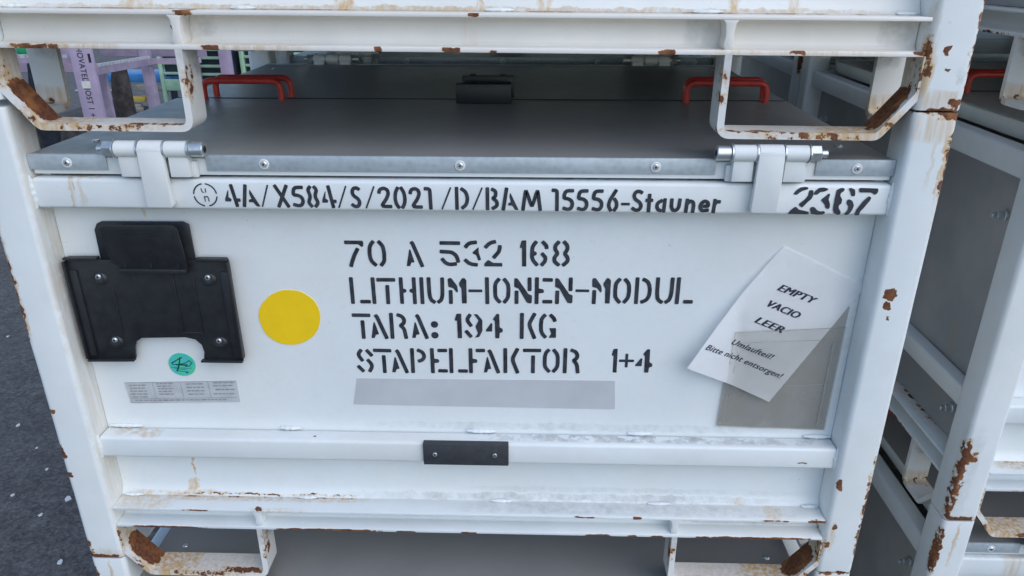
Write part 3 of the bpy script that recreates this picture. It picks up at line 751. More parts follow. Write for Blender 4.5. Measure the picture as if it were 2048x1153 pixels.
GB = {
 '4': ['P', [(0, .22), (.02, .36), (.26, .74), (.32, .76), (.26, .42), (.45, .34), (.40, .22)], 'S', [(.52, 1), (.78, 0)], 'S', [(.7, .29), (1, .29)]],
 'A': ['S', [(.30, 1), (.10, 0)], 'P', [(.50, .8), (.56, .72), (1, 0), (.8, 0), (.62, .2), (.38, .2), (.40, .32), (.55, .36), (.46, .6)]],
 '/': ['t', [(.96, 1), (.04, 0)]],
 'X': ['S', [(.12, 1), (.88, 0)], 'S', [(.86, 1), (.24, 0)]],
 '5': ['S', [(.90, .92), (.20, .92), (.12, .56), (.50, .56), (.80, .45), (.87, .26), (.72, .09), (.44, .06), (.08, .12)]],
 '8': ['S', [(.36, .97), (.16, .82), (.34, .5), (.12, .22), (.38, .03)], 'S', [(.64, .97), (.84, .82), (.64, .5), (.90, .22), (.64, .03)]],
 'S': ['S', [(.86, .86), (.64, .93), (.35, .92), (.16, .76), (.26, .58), (.72, .42), (.86, .24), (.66, .07), (.36, .06), (.08, .16)]],
 '2': ['S', [(.10, .70), (.16, .86), (.45, .94), (.74, .86), (.80, .68), (.62, .42), (.18, .08), (.98, .08)]],
 '0': ['S', [(.38, .97), (.18, .74), (.14, .4), (.24, .16), (.42, .03)], 'S', [(.60, .97), (.82, .74), (.88, .4), (.78, .16), (.64, .03)]],
 '1': ['S', [(0, .93), (.70, .93), (.76, 0)]],
 'D': ['S', [(.12, 1), (.12, 0)], 'S', [(.42, .95), (.72, .82), (.86, .5), (.74, .2), (.46, .05)]],
 'B': ['S', [(.12, 1), (.12, 0)], 'S', [(.44, .95), (.74, .86), (.72, .62), (.50, .53), (.82, .40), (.84, .18), (.48, .05)]],
 'M': ['S', [(.09, 0), (.22, .96), (.52, .12), (.78, .96), (.92, 0)]],
 '6': ['S', [(.74, .97), (.26, .52), (.14, .24), (.38, .02)], 'S', [(.60, .58), (.82, .42), (.84, .2), (.62, .03)]],
 '-': ['s', [(0, .34), (1, .34)]],
 't': ['S', [(.5, .80), (.5, 0)], 'S', [(0, .53), (1, .53)]],
 'a': ['S', [(.62, .53), (.28, .42), (.2, .26), (.32, .1), (.58, .05)], 'S', [(.84, .60), (.80, 0)]],
 'u': ['S', [(.14, .60), (.14, .24), (.30, .08), (.55, .07), (.78, .2), (.84, .60)]],
 'n': ['S', [(.16, 0), (.22, .60)], 'S', [(.26, .40), (.46, .53), (.76, .48), (.84, .34), (.80, 0)]],
 'e': ['S', [(.42, .29), (.84, .29), (.76, .47), (.5, .54), (.22, .42), (.16, .22), (.36, .07), (.84, .12)]],
 'r': ['S', [(.18, 0), (.28, .60)], 'S', [(.32, .40), (.52, .5), (.96, .50)]],
}
def ribbon(mb, pts, w, y, close=True):
    """ink stroke with rounded ends, facing -y."""
    L, Q = offset(pts, w / 2, -w / 2)
    def cap(a, b, d):
        a, b = Vector(a), Vector(b); c = (a + b) / 2; d = Vector(d).normalized()
        return a, b, [(a + d * w * .20 - (a - c) * .34)[:], (b + d * w * .20 - (b - c) * .34)[:]]
    d0 = Vector(pts[0]) - Vector(pts[1]); d1 = Vector(pts[-1]) - Vector(pts[-2])
    n = len(pts)
    vs = [(x, y, z) for x, z in L] + [(x, y, z) for x, z in Q]
    fs = [[i, n + i, n + i + 1, i + 1] for i in range(n - 1)]
    ca = cap(L[0], Q[0], d0)[2]; cb = cap(L[-1], Q[-1], d1)[2]
    k = len(vs); vs += [(x, y, z) for x, z in ca + cb]
    fs += [[0, k, k + 1, n], [n - 1, 2 * n - 1, k + 3, k + 2]]
    mb.add(vs, fs)
def flat(mb, poly, y): mb.add([(x, y, z) for x, z in poly], [list(range(len(poly)))[::-1]])
def face_front(mb):
    b = bmesh.new(); bv = [b.verts.new(v) for v in mb.v]
    for f in mb.f:
        try: b.faces.new([bv[i] for i in f])
        except ValueError: pass
    b.normal_update()
    for f in b.faces:
        if f.normal.y > 0: f.normal_flip()
    q = MB(); q.bm(b); return q
def smoothpath(pts):
    if len(pts) < 3: return pts
    return rounded(pts, .006, 3)
def write(glyphs, items, zb, zt, y, name, font, sw, parent, amp=.00028):
    """items: (char, x0, x1); zb/zt: functions of x giving foot and head of the line."""
    mb = MB(); k = 0
    for ch, x0, x1 in items:
        g = font[ch]
        for kind, pts in zip(g[::2], g[1::2]):
            k += 1
            yy = y - .00006 * (k % 6)
            h = zt(x0) - zb(x0)
            def J(p): return (x0 + p[0] * (x1 - x0), zb(x0) + p[1] * h)
            wob = lambda q, i: (q[0] + amp * mnoise.noise(Vector((q[0] * 400, q[1] * 400, 1.3))), q[1] + amp * mnoise.noise(Vector((q[0] * 400, q[1] * 400, 8.1))))
            if kind in 'Sst':
                w = h * {'S': sw, 's': sw * .74, 't': sw * .45}[kind]
                P_ = [J(p) for p in pts]
                # pull square ends in so that a stroke never leaves its line
                ribbon(mb, [wob(q, 0) for q in smoothpath(P_)], w, yy)
            elif kind == 'P': flat(mb, [wob(J(p), 0) for p in rounded([pts[-1]] + pts + [pts[0]], .03, 2)[1:-1]], yy)
            else:
                c = J(pts[0]); r = h * .135
                flat(mb, [(c[0] + r * math.cos(a * .3142), c[1] + r * math.sin(a * .3142)) for a in range(20)], yy)
    return face_front(mb).build(name, M['ink'], parent)
def pairs(text, xs): return [(c, xs[2 * i], xs[2 * i + 1]) for i, c in enumerate(text)]
PY = .0419
l1 = [-.1553, -.1305, -.1267, -.0996, -.0735, -.0495, -.0263, -.0004, .0052, .0291, .0328, .0572, .081, .09, .0938, .1198, .1248, .1488]
l2 = [-.1545, -.1278, -.126, -.1175, -.1156, -.0916, -.0864, -.0614, -.0575, -.0511, -.0472, -.0227, -.0181, .0077, .011, .0287, .0333, .039, .0436, .0692, .0736, .0979, .1017, .1255, .1298, .1543, .1587, .176, .1803, .2057, .2088, .235, .2388, .2628, .2666, .2927, .2957, .319]
l3 = [-.1544, -.1301, -.1301, -.1055, -.1029, -.077, -.0717, -.048, -.0443, -.0336, -.0099, -.0002, .003, .0292, .0334, .0575, .0815, .1058, .1079, .1332]
l4 = [-.1551, -.1286, -.1281, -.1038, -.1038, -.0795, -.076, -.0526, -.0473, -.0236, -.0196, .0056, .0083, .0311, .0297, .0533, .0581, .0821, .0874, .1114, .1141, .1399, .1439, .1686, .2129, .2216, .2248, .2446, .2473, .2719]
def lin(x0, v0, x1, v1): return lambda x: v0 + (v1 - v0) * (x - x0) / (x1 - x0)
for txt, xs, z0, z1, t0, t1 in (('70A532168', l1, .4880, .4912, .5262, .5293), ('LITHIUM-IONEN-MODUL', l2, .4322, .4382, .4712, .4768),
                                ('TARA:194KG', l3, .3776, .3815, .4170, .4207), ('STAPELFAKTOR1+4', l4, .3214, .3280, .3609, .3672)):
    write(GL, pairs(txt, xs), lin(xs[0], z0 + .0003, xs[-1], z1 + .0003), lin(xs[0], t0 - .0003, xs[-1], t1 - .0003), PY, 'stencil_lettering', GL, .145, hero)
u1 = [-.2969, -.2777, -.2753, -.252, -.2501, -.2392, -.2333, -.2128, -.21, -.1937, -.1914, -.1747, -.1717, -.1538, -.1512, -.1392, -.1345, -.1211, -.116, -.1033, -.0998, -.0824, -.0801, -.0628, -.0598, -.0432, -.0397, -.0301, -.0186, -.0059, -.0013, .0178, .0208, .0339, .038, .0552, .0579, .0797, .0827, .1094]
u2 = [.1221, .1305, .1351, .15, .1536, .1682, .1723, .1872, .1911, .2065, .21, .2198, .2225, .2373, .2407, .2486, .2514, .2668, .2709, .2856, .2895, .3031, .3065, .3223, .3246, .3341]
UY = .0115
rail_txt = write(GB, pairs('4A/X584/S/2021/D/BAM', u1) + pairs('15556-Stauner', u2), lin(-.297, .5820, .334, .5790), lin(-.297, .6103, .334, .6078), UY, 'stencil_lettering', GB, .165, hero, .0001)
mb = MB()
cx, cz, rr = -.3215, .5966, .0148
for a0, a1 in ((100, 175), (8, 82), (188, 258), (282, 352)):
    ribbon(mb, [(cx + rr * math.cos(R(a0 + (a1 - a0) * k / 8)), cz + rr * math.sin(R(a0 + (a1 - a0) * k / 8))) for k in range(9)], .0018, UY)
for pts in ([(cx - .0042, cz + .0088), (cx - .0035, cz + .0042), (cx - .0015, cz + .0032)], [(cx + .0012, cz + .0085), (cx + .0012, cz + .0035)],
            [(cx - .0015, cz - .0018), (cx - .0012, cz - .0085)], [(cx - .0012, cz - .0028), (cx + .0018, cz - .0018), (cx + .0032, cz - .0038), (cx + .0036, cz - .0085)]):
    ribbon(mb, pts, .0013, UY - .00006)
face_front(mb).build('packaging_mark', M['ink'], hero)
NUM = [[(.4235, .6047), (.4266, .6094), (.4313, .613), (.4372, .6138), (.4412, .6127), (.4407, .6107), (.4343, .6085), (.4302, .6055), (.4283, .6033), (.4244, .6035)],
 [(.4424, .6095), (.4473, .6097), (.4486, .6041), (.4472, .5985), (.4426, .5937), (.4401, .5905), (.4369, .5865), (.4321, .5904), (.4329, .5924), (.4383, .5969), (.442, .6024)],
 [(.4204, .5791), (.4222, .5823), (.4276, .5876), (.4299, .5876), (.4335, .584), (.4397, .5829), (.4465, .5813), (.4464, .5779), (.4214, .5782)],
 [(.4483, .6037), (.4495, .608), (.454, .6126), (.4599, .6132), (.466, .6117), (.4651, .6094), (.4601, .6075), (.4564, .6072), (.4532, .6037)],
 [(.4676, .6058), (.4693, .6043), (.4681, .5979), (.4711, .5916), (.4715, .5868), (.4696, .5848), (.4658, .5871), (.4648, .5907), (.4588, .597), (.4614, .5998)],
 [(.4471, .585), (.4481, .5878), (.4519, .5878), (.4565, .5834), (.4605, .5819), (.465, .5827), (.467, .5803), (.4643, .578), (.4567, .5775), (.4496, .5785)],
 [(.4762, .6102), (.4818, .613), (.4857, .6123), (.4859, .6091), (.4819, .606), (.4817, .6028), (.485, .5981), (.485, .5925), (.482, .5901), (.4827, .5861), (.486, .5821), (.486, .5786), (.4828, .5775), (.4776, .5804), (.4756, .5852), (.4757, .598)],
 [(.4906, .6123), (.4931, .6131), (.4987, .6108), (.5, .6045), (.4996, .602), (.4957, .6025), (.4937, .6072)],
 [(.4913, .5973), (.4938, .5985), (.498, .5962), (.501, .5903), (.4998, .5838), (.4963, .5782), (.492, .5775), (.4908, .5789), (.4944, .5846), (.4943, .5894), (.4914, .5926)],
 [(.5035, .6116), (.5043, .6131), (.527, .6125), (.5275, .6079), (.5256, .6044), (.5232, .6047), (.5205, .6071), (.505, .6073)],
 [(.5172, .6027), (.5206, .6008), (.5201, .5976), (.5137, .5872), (.51, .5823), (.5094, .5775), (.505, .5772), (.5035, .5782), (.505, .5847), (.5113, .5959)]]
mb = MB()
for i, p in enumerate(NUM): flat(mb, rounded([p[-1]] + p + [p[0]], .0012, 2)[1:-1], UY - .00005 * i)
face_front(mb).build('serial_number', M['ink'], hero)

# ------------------------------------------------------------------ stickers, label, blurred patch
yel = [(-.2893, .4087), (-.284, .4268), (-.2676, .4439), (-.2491, .4518), (-.2247, .4505), (-.2065, .437), (-.1998, .4201), (-.2009, .4021), (-.2092, .3837), (-.225, .3707), (-.2452, .3647), (-.2665, .3684), (-.2827, .3827)]
MB().prism(rounded([yel[-1]] + yel + [yel[0]], .008, 3)[1:-1], lambda x, z: (x, .0416, z), lambda x, z: (x, .0428, z)).build('yellow_dot', M['yellow'], hero)
MB().prism([(-.1563, .3116), (.22, .3136), (.2227, .2652), (-.1652, .2669)], lambda x, z: (x, .0418, z), lambda x, z: (x, .0425, z)).build('blurred_patch', M['greypatch'], hero)  # plain grey patch stands for a blurred-out stencil line
mb = MB(); hc = (-.4118, .3305)
mb.prism([(hc[0] + .0197 * math.cos(a * .157), hc[1] + .0188 * math.sin(a * .157)) for a in range(40)], lambda x, z: (x, .0416, z), lambda x, z: (x, .0428, z))
ho = mb.build('hologram_sticker', M['holo'], hero)
mb = MB()
for i, (pts, w) in enumerate((([(-.015, .002), (-.004, .009), (.002, .012)], .0016), ([(-.001, .012), (-.004, .0), (-.009, -.011)], .0018), ([(-.015, .003), (-.013, .000), (-.002, .001), (.006, .003), (.012, .007), (.015, .003), (.011, -.002), (.004, -.003)], .0011),
                    ([(-.008, .000), (.008, -.0005)], .0022), ([(-.012, -.006), (.0, -.008), (.014, -.005)], .0006), ([(-.01, -.010), (.008, -.012)], .0006), ([(.004, -.013), (.007, -.0128)], .0014), ([(-.017, -.004), (-.006, -.005), (.004, -.0055)], .0006))):
    ribbon(mb, [(hc[0] + a, hc[1] + b) for a, b in pts], w, .0413 - .00004 * i)
face_front(mb).build('sticker_print', simple('dark_green_print', (.0, .055, .05), .5), ho)
lb = [(-.5039, .2988), (-.3356, .3049), (-.335, .2682), (-.5015, .2631)]
lo = MB().prism(lb, lambda x, z: (x, .0416, z), lambda x, z: (x, .0428, z)).build('type_label', M['label'], hero)
mb = MB()
def labp(u, v):
    a = Vector(lb[0]).lerp(Vector(lb[1]), u); b = Vector(lb[3]).lerp(Vector(lb[2]), u); return a.lerp(b, v)[:]
k = 0
for (u0, u1_, rows) in ((.03, .18, (.14, .28, .42, .56, .70)), (.28, .43, (.08, .2, .32, .45, .58)), (.54, .70, (.12, .28, .44, .6)), (.78, .97, (.08, .22, .4, .6)), (.05, .90, (.87,))):
    for v in rows:
        u = u0 + random.random() * .02
        while u < u1_ - .02:
            l = .015 + random.random() * .035; k += 1
            ribbon(mb, [labp(u, v), labp(min(u + l, u1_), v)], .0021, .0413 - .00002 * (k % 3)); u += l + .012
for (a, b) in (((.0, .015), (1, .015)), ((.25, .05), (.25, .8)), ((.5, .05), (.5, .8)), ((.745, .05), (.745, .8)), ((.02, .78), (.98, .78)), ((.02, .5), (.02, .97)), ((.02, .97), (.3, .97))):
    ribbon(mb, [labp(*a), labp(*b)], .0006, .0412)
face_front(mb).build('label_print', M['labelprint'], lo)

# ------------------------------------------------------------------ placard clip frame (black plastic)
out = [(-.5385, .4981), (-.533, .5032), (-.491, .5037), (-.4903, .4994), (-.4876, .4987), (-.3581, .5002), (-.3551, .5037), (-.315, .5037), (-.3132, .5002), (-.3119, .3515), (-.3156, .3452), (-.372, .3449), (-.3691, .359), (-.3708, .3701), (-.3787, .3789), (-.3931, .382), (-.4555, .3799), (-.4641, .3743), (-.468, .3645), (-.4705, .3462), (-.5359, .3437), (-.5379, .3479)]
mb = MB()
mb.prism(out, lambda x, z: (x, .0285, z), lambda x, z: (x, .0325, z), .0007)
hold = mb.build('placard_holder', M['plastic'], hero)
for pts in ([(-.5375, .4975), (-.5372, .3480)], [(-.3128, .4995), (-.3130, .3520)], [(-.5360, .3455), (-.4712, .3470)], [(-.3716, .3468), (-.3150, .3470)],
            [(-.5350, .5018), (-.4915, .5023)], [(-.3545, .5025), (-.3150, .5025)]):
    (x0, z0), (x1, z1) = pts
    MB().prism([(x0 - .0017, z0 - .0017), (x1 + .0017, z1 - .0017), (x1 + .0017, z1 + .0017), (x0 - .0017, z0 + .0017)] if abs(x1 - x0) > .01 else
              [(x0 - .0017, z0), (x0 + .0017, z0), (x1 + .0017, z1), (x1 - .0017, z1)], lambda x, z: (x, .0215, z), lambda x, z: (x, .0290, z), .0009).build('raised_rim', M['plastic'], hold)
for (x0, x1) in ((-.5355, -.524), (-.3265, -.3148)):        # guide strips along both sides
    MB().box(x0, x1, .0255, .0292, .352, .484, .0012).build('guide_strip', M['plastic'], hold)
for (x, z, w_, h_) in ((-.393, .435, .0018, .09), (-.3655, .43, .0015, .085), (-.48, .42, .0015, .07), (-.3805, .39, .029, .003)):
    MB().box(x - w_ / 2, x + w_ / 2, .0270, .0292, z - h_ / 2, z + h_ / 2, .0006).build('stiffening_rib', M['plastic'], hold)
mb = MB()
tab = [(-.4908, .4900), (-.4898, .5407), (-.485, .5492), (-.4777, .5525), (-.3679, .5531), (-.3604, .5493), (-.3596, .5061), (-.3600, .4900)]
mb.prism(tab, lambda x, z: (x, .0325, z), lambda x, z: (x, .0355, z), .0008)
mb.build('back_tab', M['plastic'], hold)
fl = [(-.4594, .4870), (-.4604, .4940), (-.4694, .4985), (-.4701, .5492), (-.4656, .554), (-.3729, .5554), (-.367, .5502), (-.3664, .4930), (-.3679, .4870)]
mb = MB()
fy_ = lambda z: .0215 - (z - .487) * .17
mb.prism(rounded([fl[-1]] + fl + [fl[0]], .003, 2)[1:-1], lambda x, z: (x, fy_(z), z), lambda x, z: (x, fy_(z) + .003, z), .0007)
for k in range(5):
    z = .5398 + k * .0022
    mb.box(-.4495, -.389, fy_(z) - .0006, fy_(z) + .0003, z, z + .0007)
mb.box(-.4604, -.3676, .0165, .0295, .4835, .4905, .001)
for x in (-.452, -.4165, -.380): mb.prism([(.0195, .4915), (.0195, .503), (.0285, .486)], lambda d, z: (x, d, z), lambda d, z: (x + .0022, d, z))
clip = mb.build('spring_clip', M['plastic'], hold)
for (x, z) in ((-.495, .4752), (-.3439, .4758), (-.4929, .378), (-.3433, .3789)):
    q = MB().cyl((x, .0287, z - .003), (x, .0262, z - .0025), .0100, .0070, 28, .0006, mi=2).cyl((x, .0266, z), (x, .0235, z), .0042, .0036, 20, .0008, mi=0).cyl((x, .02348, z), (x, .0231, z), .0018, n=6, mi=1)
    q.build('screw', [M['zinc'], M['dark'], M['plastic']], hold)

# ------------------------------------------------------------------ document pocket and paper slip
pk = [(.3795, .4024), (.5336, .4071), (.5321, .2365), (.3733, .2411)]
root_p = MB()
root_p.prism(pk[:2] + [(.5321, .2365), (.3733, .2411)], lambda x, z: (x, .0400, z), lambda x, z: (x, .0403, z))
root_p.prism([(.3805, .4021), (.5336, .4068), (.5342, .437), (.5290, .437), (.515, .418), (.49, .406)], lambda x, z: (x, .0399, z), lambda x, z: (x, .0416, z))
pocket = root_p.build('document_pocket', M['filmback'], hero)
fs_ = MB()
n = 24
TL, TR, BR, BLp = Vector((.4326, .5247)), Vector((.5500, .4665)), Vector((.4420, .2888)), Vector((.3159, .3497))
def slip_y(u, v, x):
    return max(.0412 - .0105 * v - .20 * max(0., .385 - x) - .005 * math.sin(math.pi * v) * (1 - u), .018)
def pk_pt(u, v):
    a = Vector(pk[0]).lerp(Vector(pk[1]), u); b = Vector(pk[3]).lerp(Vector(pk[2]), u); c = a.lerp(b, v)
    e1, e2 = TR - TL, BLp - TL
    d = Vector((c.x, c.y)) - TL; det = e1.x * e2.y - e1.y * e2.x
    pu, pv = (d.x * e2.y - d.y * e2.x) / det, (e1.x * d.y - e1.y * d.x) / det
    y = slip_y(min(max(pu, 0), 1), min(max(pv, 0), 1), c.x) - .0022
    out_ = max(0., pv - 1, pu - 1, -pu)
    return (c.x, min(y + out_ * .03, .0388), c.y)
vs = [pk_pt(i / n, j / n) for j in range(n + 1) for i in range(n + 1)]
fs_.add(vs, [[j * (n + 1) + i, (j + 1) * (n + 1) + i, (j + 1) * (n + 1) + i + 1, j * (n + 1) + i + 1] for j in range(n) for i in range(n)])
fs_.build('pocket_front', M['film'], pocket)
sm = MB()
def seamstrip(u0, v0, u1, v1, w, off):
    a, b = Vector(pk_pt(u0, v0)), Vector(pk_pt(u1, v1)); d = (b - a).normalized(); s_ = Vector((-d.z, 0, d.x)) * w
    o = Vector((0, -off, 0)); sm.add([a - s_ + o, b - s_ + o, b + s_ + o, a + s_ + o], [[0, 1, 2, 3]])
seamstrip(.0, .105, 1, .112, .0004, .0012); seamstrip(.052, .12, .052, .97, .0004, .0011); seamstrip(.92, .15, .92, .96, .0012, .0013)
seamstrip(.01, .985, .99, .985, .002, .0007); seamstrip(0, .004, 1, .004, .0005, .0014); seamstrip(.0, 0, 0, 1, .0005, .0009); seamstrip(1, 0, 1, 1, .0005, .0009); seamstrip(.5, .52, .96, .52, .0006, .0052)
sm.build('weld_seam', M['seam'], pocket)
def paper_pt(u, v, off=0.):
    a = TL.lerp(TR, u); b = BLp.lerp(BR, u); c = a.lerp(b, v)
    # the slip lies flat in the pocket and lifts off the wall where it sticks out on the left
    y = slip_y(u, v, c.x)
    c = c + (BLp - TL).normalized().orthogonal() * (.0045 * math.sin(math.pi * v) * (1 - u)) * (1 if (BLp - TL).normalized().orthogonal().x < 0 else -1)
    return Vector((c.x, y - off, c.y))
nu_, nv_ = 16, 24
b = bmesh.new()
g = [[b.verts.new(paper_pt(i / nu_, j / nv_)) for i in range(nu_ + 1)] for j in range(nv_ + 1)]
for j in range(nv_):
    for i in range(nu_): b.faces.new([g[j][i], g[j + 1][i], g[j + 1][i + 1], g[j][i + 1]])
bmesh.ops.solidify(b, geom=b.faces[:], thickness=.00025)
slip = MB().bm(b).build('paper_slip', M['paper'])
tag(slip, 'tilted white paper slip reading EMPTY VACIO LEER tucked in the clear pocket', 'paper')

def text_mesh(body, shear=0., bold=0.):
    cu = bpy.data.curves.new('t', 'FONT'); cu.body = body; cu.size = 1; cu.shear = shear; cu.offset = bold; cu.space_character = 1.08; cu.resolution_u = 4
    o = bpy.data.objects.new('t', cu); COL.objects.link(o)
    dg = bpy.context.evaluated_depsgraph_get(); dg.update()
    me = bpy.data.meshes.new_from_object(o.evaluated_get(dg))
    vs = [v.co.copy() for v in me.vertices]; fs = [list(p.vertices) for p in me.polygons]
    bpy.data.objects.remove(o); bpy.data.curves.remove(cu); bpy.data.meshes.remove(me)
    x0 = min(v.x for v in vs); x1 = max(v.x for v in vs); cap = .73
    return [((v.x - x0) / (x1 - x0), v.y / cap) for v in vs], fs
PWD, PHT = .136, .21
mb = MB()
for body, u0, v0, u1_, v1, cap, bold in (('EMPTY', .262, .272, .672, .252, .0108, .075), ('VACIO', .286, .398, .638, .386, .0108, .075), ('LEER', .299, .530, .603, .520, .0108, .075),
                                ('Umlaufteil!', .250, .733, .708, .716, .0092, .03), ('Bitte nicht entsorgen!', .040, .830, .925, .812, .0092, .03)):
    vs, fs = text_mesh(body, .22, 0.)
    wdt = (u1_ - u0)
    for q in range(4):
        sh = (q / 3 - .5) * bold * 2
        mb.add([paper_pt(u0 + wdt * a + sh * cap / PWD, v0 + (v1 - v0) * a - b_ * cap / PHT, .0006 + .00004 * q) for a, b_ in vs], fs)
face_front(mb).build('slip_print', M['print'], slip)

# ------------------------------------------------------------------ ground and flakes
GZ = -H - .033
g = MB()
N = 60
g.add([(-150, -150, GZ), (150, -150, GZ), (150, 150, GZ), (-150, 150, GZ)], [[0, 1, 2, 3]])
go = g.build('ground', M['asphalt']); go['kind'] = 'structure'
flake_m = simple('paint_flake', (.72, .72, .70), .6)
flk = None
for i, (x, y, s_) in enumerate(((-1.84, 1.44, .009), (-1.57, 1.18, .008), (-1.60, 1.04, .008), (-1.41, 1.03, .013), (-1.45, .95, .007), (-2.35, 2.16, .008), (-2.19, 2.16, .006), (-1.27, .75, .010), (-2.0, 1.9, .007),
                                (-1.75, 1.75, .006), (-1.25, .55, .006), (-1.68, 1.3, .005), (-2.5, 2.6, .007), (-1.38, .62, .006), (-1.9, 1.2, .006))):
    m = MB(); n = 7; a0 = random.random() * 6
    pl = [(x + s_ * (1 if k % 2 else .6) * math.cos(a0 + k * 6.283 / n) * (.7 + .5 * random.random()), y + s_ * 1.6 * math.sin(a0 + k * 6.283 / n) * (.4 + .5 * random.random())) for k in range(n)]
    m.prism(pl, lambda a, b_: (a, b_, GZ + .001), lambda a, b_: (a, b_, GZ + .0035))
    tag(m.build('paint_flake', flake_m), 'small white paint flake lying on the dark asphalt left of the stack', 'flake', 'paint flakes on the asphalt')

# ------------------------------------------------------------------ yard behind, on the left
def violet_post(root, x, y, w, d, z1, name='post', mat='violet', lean=0.):
    return MB().box(x, x + w, y, y + d, GZ, z1, .004).build(name, M[mat], root)
rack = thing('violet_rack', 'violet steel rack with stencilled upright and notched beams, beyond the left fork loop', 'rack', (-2.5, 3.6, GZ))
rack.location = (0, 0, 0)
A = MB().box(-2.563, -2.437, 3.5, 3.53, GZ, .62, .004).build('upright', M['violet'], rack)
for z in (.445, .365, .60): MB().box(-2.458, -2.443, 3.4985, 3.5005, z - .025, z + .025).build('slot', M['dark'], A)
vs, fs = text_mesh('OHOVATEĽ NOST 1 +', .0, .008)
mb = MB(); TLN = .432; CAP = .036
mb.add([(-2.518 + b_ * CAP, 3.4985, .463 - a * TLN) for a, b_ in vs], fs)
face_front(mb).build('upright_lettering', M['ink'], A)
MB().box(-2.5275, -2.478, 3.4975, 3.4995, .195, .235).build('paper_tag', simple('pale_sticker', (.7, .7, .62), .6), A)
MB().box(-2.570, -2.505, 3.72, 3.75, GZ, .30, .004).build('upright', M['violetdark'], rack)
MB().box(-2.572, -2.51, 4.3, 4.36, GZ, .46, .004).build('upright', M['violetdark'], rack)
def beam(p0, p1, h, t):
    bm_ = MB()
    a, b_ = Vector(p0), Vector(p1); d = (b_ - a); s_ = Vector((d.y, -d.x, 0)).normalized() * t
    q = [a, b_, b_ + Vector((0, 0, h)), a + Vector((0, 0, h))]
    vs = [v - s_ for v in q] + [v + s_ for v in q]
    bm_.add(vs, [[3, 2, 1, 0], [4, 5, 6, 7], [0, 1, 5, 4], [1, 2, 6, 5], [2, 3, 7, 6], [3, 0, 4, 7]])
    bm_.build('beam', M['violetdark'], rack)
beam((-2.44, 3.52, .270), (-2.50, 4.3, .232), .040, .012)
beam((-2.50, 4.31, .236), (-2.2, 4.42, .232), .034, .012)
beam((-3.1, 3.53, .333), (-2.56, 3.53, .333), .030, .012)
bm_ = MB()
for k in range(15):
    t = k / 15; x = -2.443 - .06 * t; y = 3.54 + .76 * t; z = .310 - .038 * t
    bm_.box(x - .012, x + .012, y, y + .034, z, z + .017)
bm_.build('notched_strip', simple('worn_zinc_strip', (.55, .52, .56), .5, .3), rack)
bm_ = MB()
for k in range(13):
    x = -3.08 + k * .042; bm_.box(x, x + .027, 3.52, 3.545, .363, .380)
bm_.build('notched_strip', simple('worn_zinc_strip', (.55, .52, .56), .5, .3), rack)

for x0, x1, y, z0, z1, m_ in ((-3.06, -2.79, 4.7, .242, .55, 'violetdark'), (-2.72, -2.30, 4.75, .235, .55, 'violetdark'), (-3.5, -2.90, 4.1, .205, .52, 'violet')):
    MB().box(x0, x1, y, y + .02, z0, z1, .003).build('side_sheet', M[m_], rack)
q = MB().box(-3.16, -2.98, 3.93, 4.05, .332, .372, .004); q.box(-3.15, -2.99, 3.94, 4.04, .36, .376, .003)
gb = q.build('green_bin', M['green']); tag(gb, 'bright green plastic bin lying on the notched violet beam at far left', 'bin')
def sack(name, label, x, y, z0, z1, rx, ry, mat, sd):
    m = MB(); vs = []; fs = []; nz, n = 10, 16
    for i in range(nz + 1):
        t = i / nz
        for j in range(n):
            a = 6.283 * j / n
            r_ = (.55 + .45 * math.sin(math.pi * (t * .8 + .15))) * (1 + .3 * mnoise.noise(Vector((math.cos(a) * 1.5 + sd, math.sin(a) * 1.5, t * 4))))
            vs.append((x + rx * r_ * math.cos(a) + .04 * t, y + ry * r_ * math.sin(a), z0 + (z1 - z0) * t))
    for i in range(nz):
        for j in range(n): fs.append([i * n + j, i * n + (j + 1) % n, (i + 1) * n + (j + 1) % n, (i + 1) * n + j])
    fs += [list(range(n))[::-1], [nz * n + j for j in range(n)]]
    m.add(vs, fs); return tag(m.build(name, M[mat], None, 70), label, 'sack')
sack('cloth_bundle', 'dark navy cloth bundle hanging below the notched beam at far left', -3.10, 3.95, -.25, .32, .075, .06, 'cloth', 1.)
sack('cloth_bundle', 'brown-grey cloth bundle behind the violet upright, left of the blue bench', -3.01, 4.75, -.75, .15, .085, .08, 'brown', 5.)
bn = thing('blue_bench', 'blue steel bench standing in the yard behind the violet rack', 'bench', (0, 0, 0))
MB().box(-4.05, -3.42, 6.5, 6.9, -.205, -.13, .006).build('bench_top', M['blue'], bn)
for x in (-4.03, -3.75, -3.5): MB().box(x, x + .05, 6.6, 6.65, GZ, -.205, .003).build('leg', M['navy'], bn)
def slatted(label, x, y, w, d, z0, z1, rows, lower, rot=0.):
    r = thing('slatted_crate', label, 'crate', (x, y, GZ), 'mint green slatted crates in the yard', (0, 0, rot))
    o = -GZ
    for xx in (0, w - .035): MB().box(xx, xx + .035, 0, .035, 0, z1 + o, .003).build('corner_post', M['mint'], r)
    for xx in (0, w - .035): MB().box(xx, xx + .035, d, d + .035, 0, z1 + o, .003).build('corner_post', M['mint'], r)
    for k in range(rows):
        z = z0 + (z1 - z0) * (k + .6) / rows
        MB().box(.0355, w - .0355, .006, .024, z + o - .011, z + o + .011, .002).build('slat', M['mint'], r)
    if lower: MB().box(.0355, w - .0355, .004, .024, z0 - lower + o, z0 + o, .003).build('lower_board', M['mint'], r)
    MB().box(.036, w - .036, .05, d - .02, z0 + .02 + o, z1 - .01 + o).build('core', M['navy'], r)  # solid dark navy block fills the inside of the crate
    return r
slatted('mint green slatted crate just left of the loop leg, dark lining inside', -3.285, 6.0, .62, .5, -.105, .16, 3, .10)
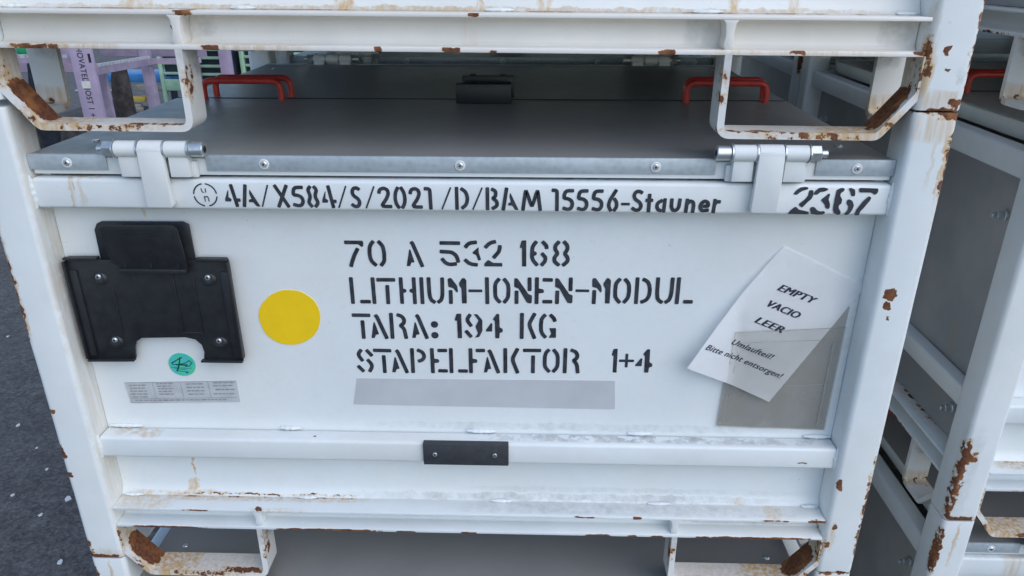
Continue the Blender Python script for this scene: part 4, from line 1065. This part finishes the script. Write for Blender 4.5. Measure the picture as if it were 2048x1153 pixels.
slatted('mint green slatted crate between the loop leg and the rear post', -2.83, 5.5, .40, .4, -.10, .30, 6, 0)
slatted('mint green slatted crate next to the white rear post', -2.42, 5.7, .30, .4, -.2, .30, 7, 0)
slatted('mint green crate seen past the rear hinge, far in the yard', -2.55, 7.1, .50, .4, -.15, .14, 3, .2)
vp = thing('violet_column', 'violet steel column between the two slatted green crates', 'column', (0, 0, 0))
MB().box(-2.455, -2.37, 5.35, 5.42, GZ, .5, .004).build('upright', M['violet'], vp)
vp2 = thing('violet_column', 'violet steel column right behind the rusty loop leg', 'column', (0, 0, 0))
MB().box(-2.735, -2.66, 5.40, 5.46, GZ, .5, .004).build('upright', M['violetdark'], vp2)
gs = MB().box(-3.6, -2.2, 7.8, 7.84, GZ, .6); tag(gs.build('yard_screen', M['teal']), 'grey-green sheet screen at the back of the yard', 'screen')
for i, (x, y, l, a, mt, kind, lab) in enumerate(((-3.75, 6.0, .45, 20, 'wood', 'timber_offcut', 'pale timber offcut on the ground by the violet rack'), (-3.62, 5.75, .5, -8, 'wood', 'timber_offcut', 'grey timber offcut nearest the grey lid edge'),
                             (-3.66, 6.1, .30, 12, 'mustard', 'yellow_scrap', 'yellow plastic scrap lying among the timber offcuts'), (-3.8, 5.9, .35, 35, 'pipe', 'steel_pipe', 'short bright steel pipe lying on the scrap'),
                             (-4.0, 6.2, .4, 5, 'pipe', 'steel_pipe', 'long bright steel pipe beside the brown bundle'), (-3.45, 6.2, .4, -15, 'wood', 'timber_offcut', 'timber offcut under the mint crate'))):
    r = Matrix.Rotation(R(a), 3, 'Z')
    hgt = -.36 + .03 * i
    m = MB()
    if kind == 'steel_pipe':
        d = r @ Vector((l / 2, 0, 0)); m.cyl(Vector((x, y, hgt)) - d, Vector((x, y, hgt)) + d, .016, n=12)
    else: m.box(x - l / 2, x + l / 2, y - .05, y + .05, hgt - .02, hgt + .02, .004, rot=r)
    tag(m.build(kind, M[mt]), lab, 'pipe' if 'pipe' in kind else 'scrap')
sb = thing('scrap_bin', 'low dark scrap bin holding timber offcuts behind the violet rack', 'bin', (0, 0, 0))
MB().box(-4.3, -3.2, 5.6, 6.45, GZ, -.42, .01).build('bin_body', M['brown'], sb)
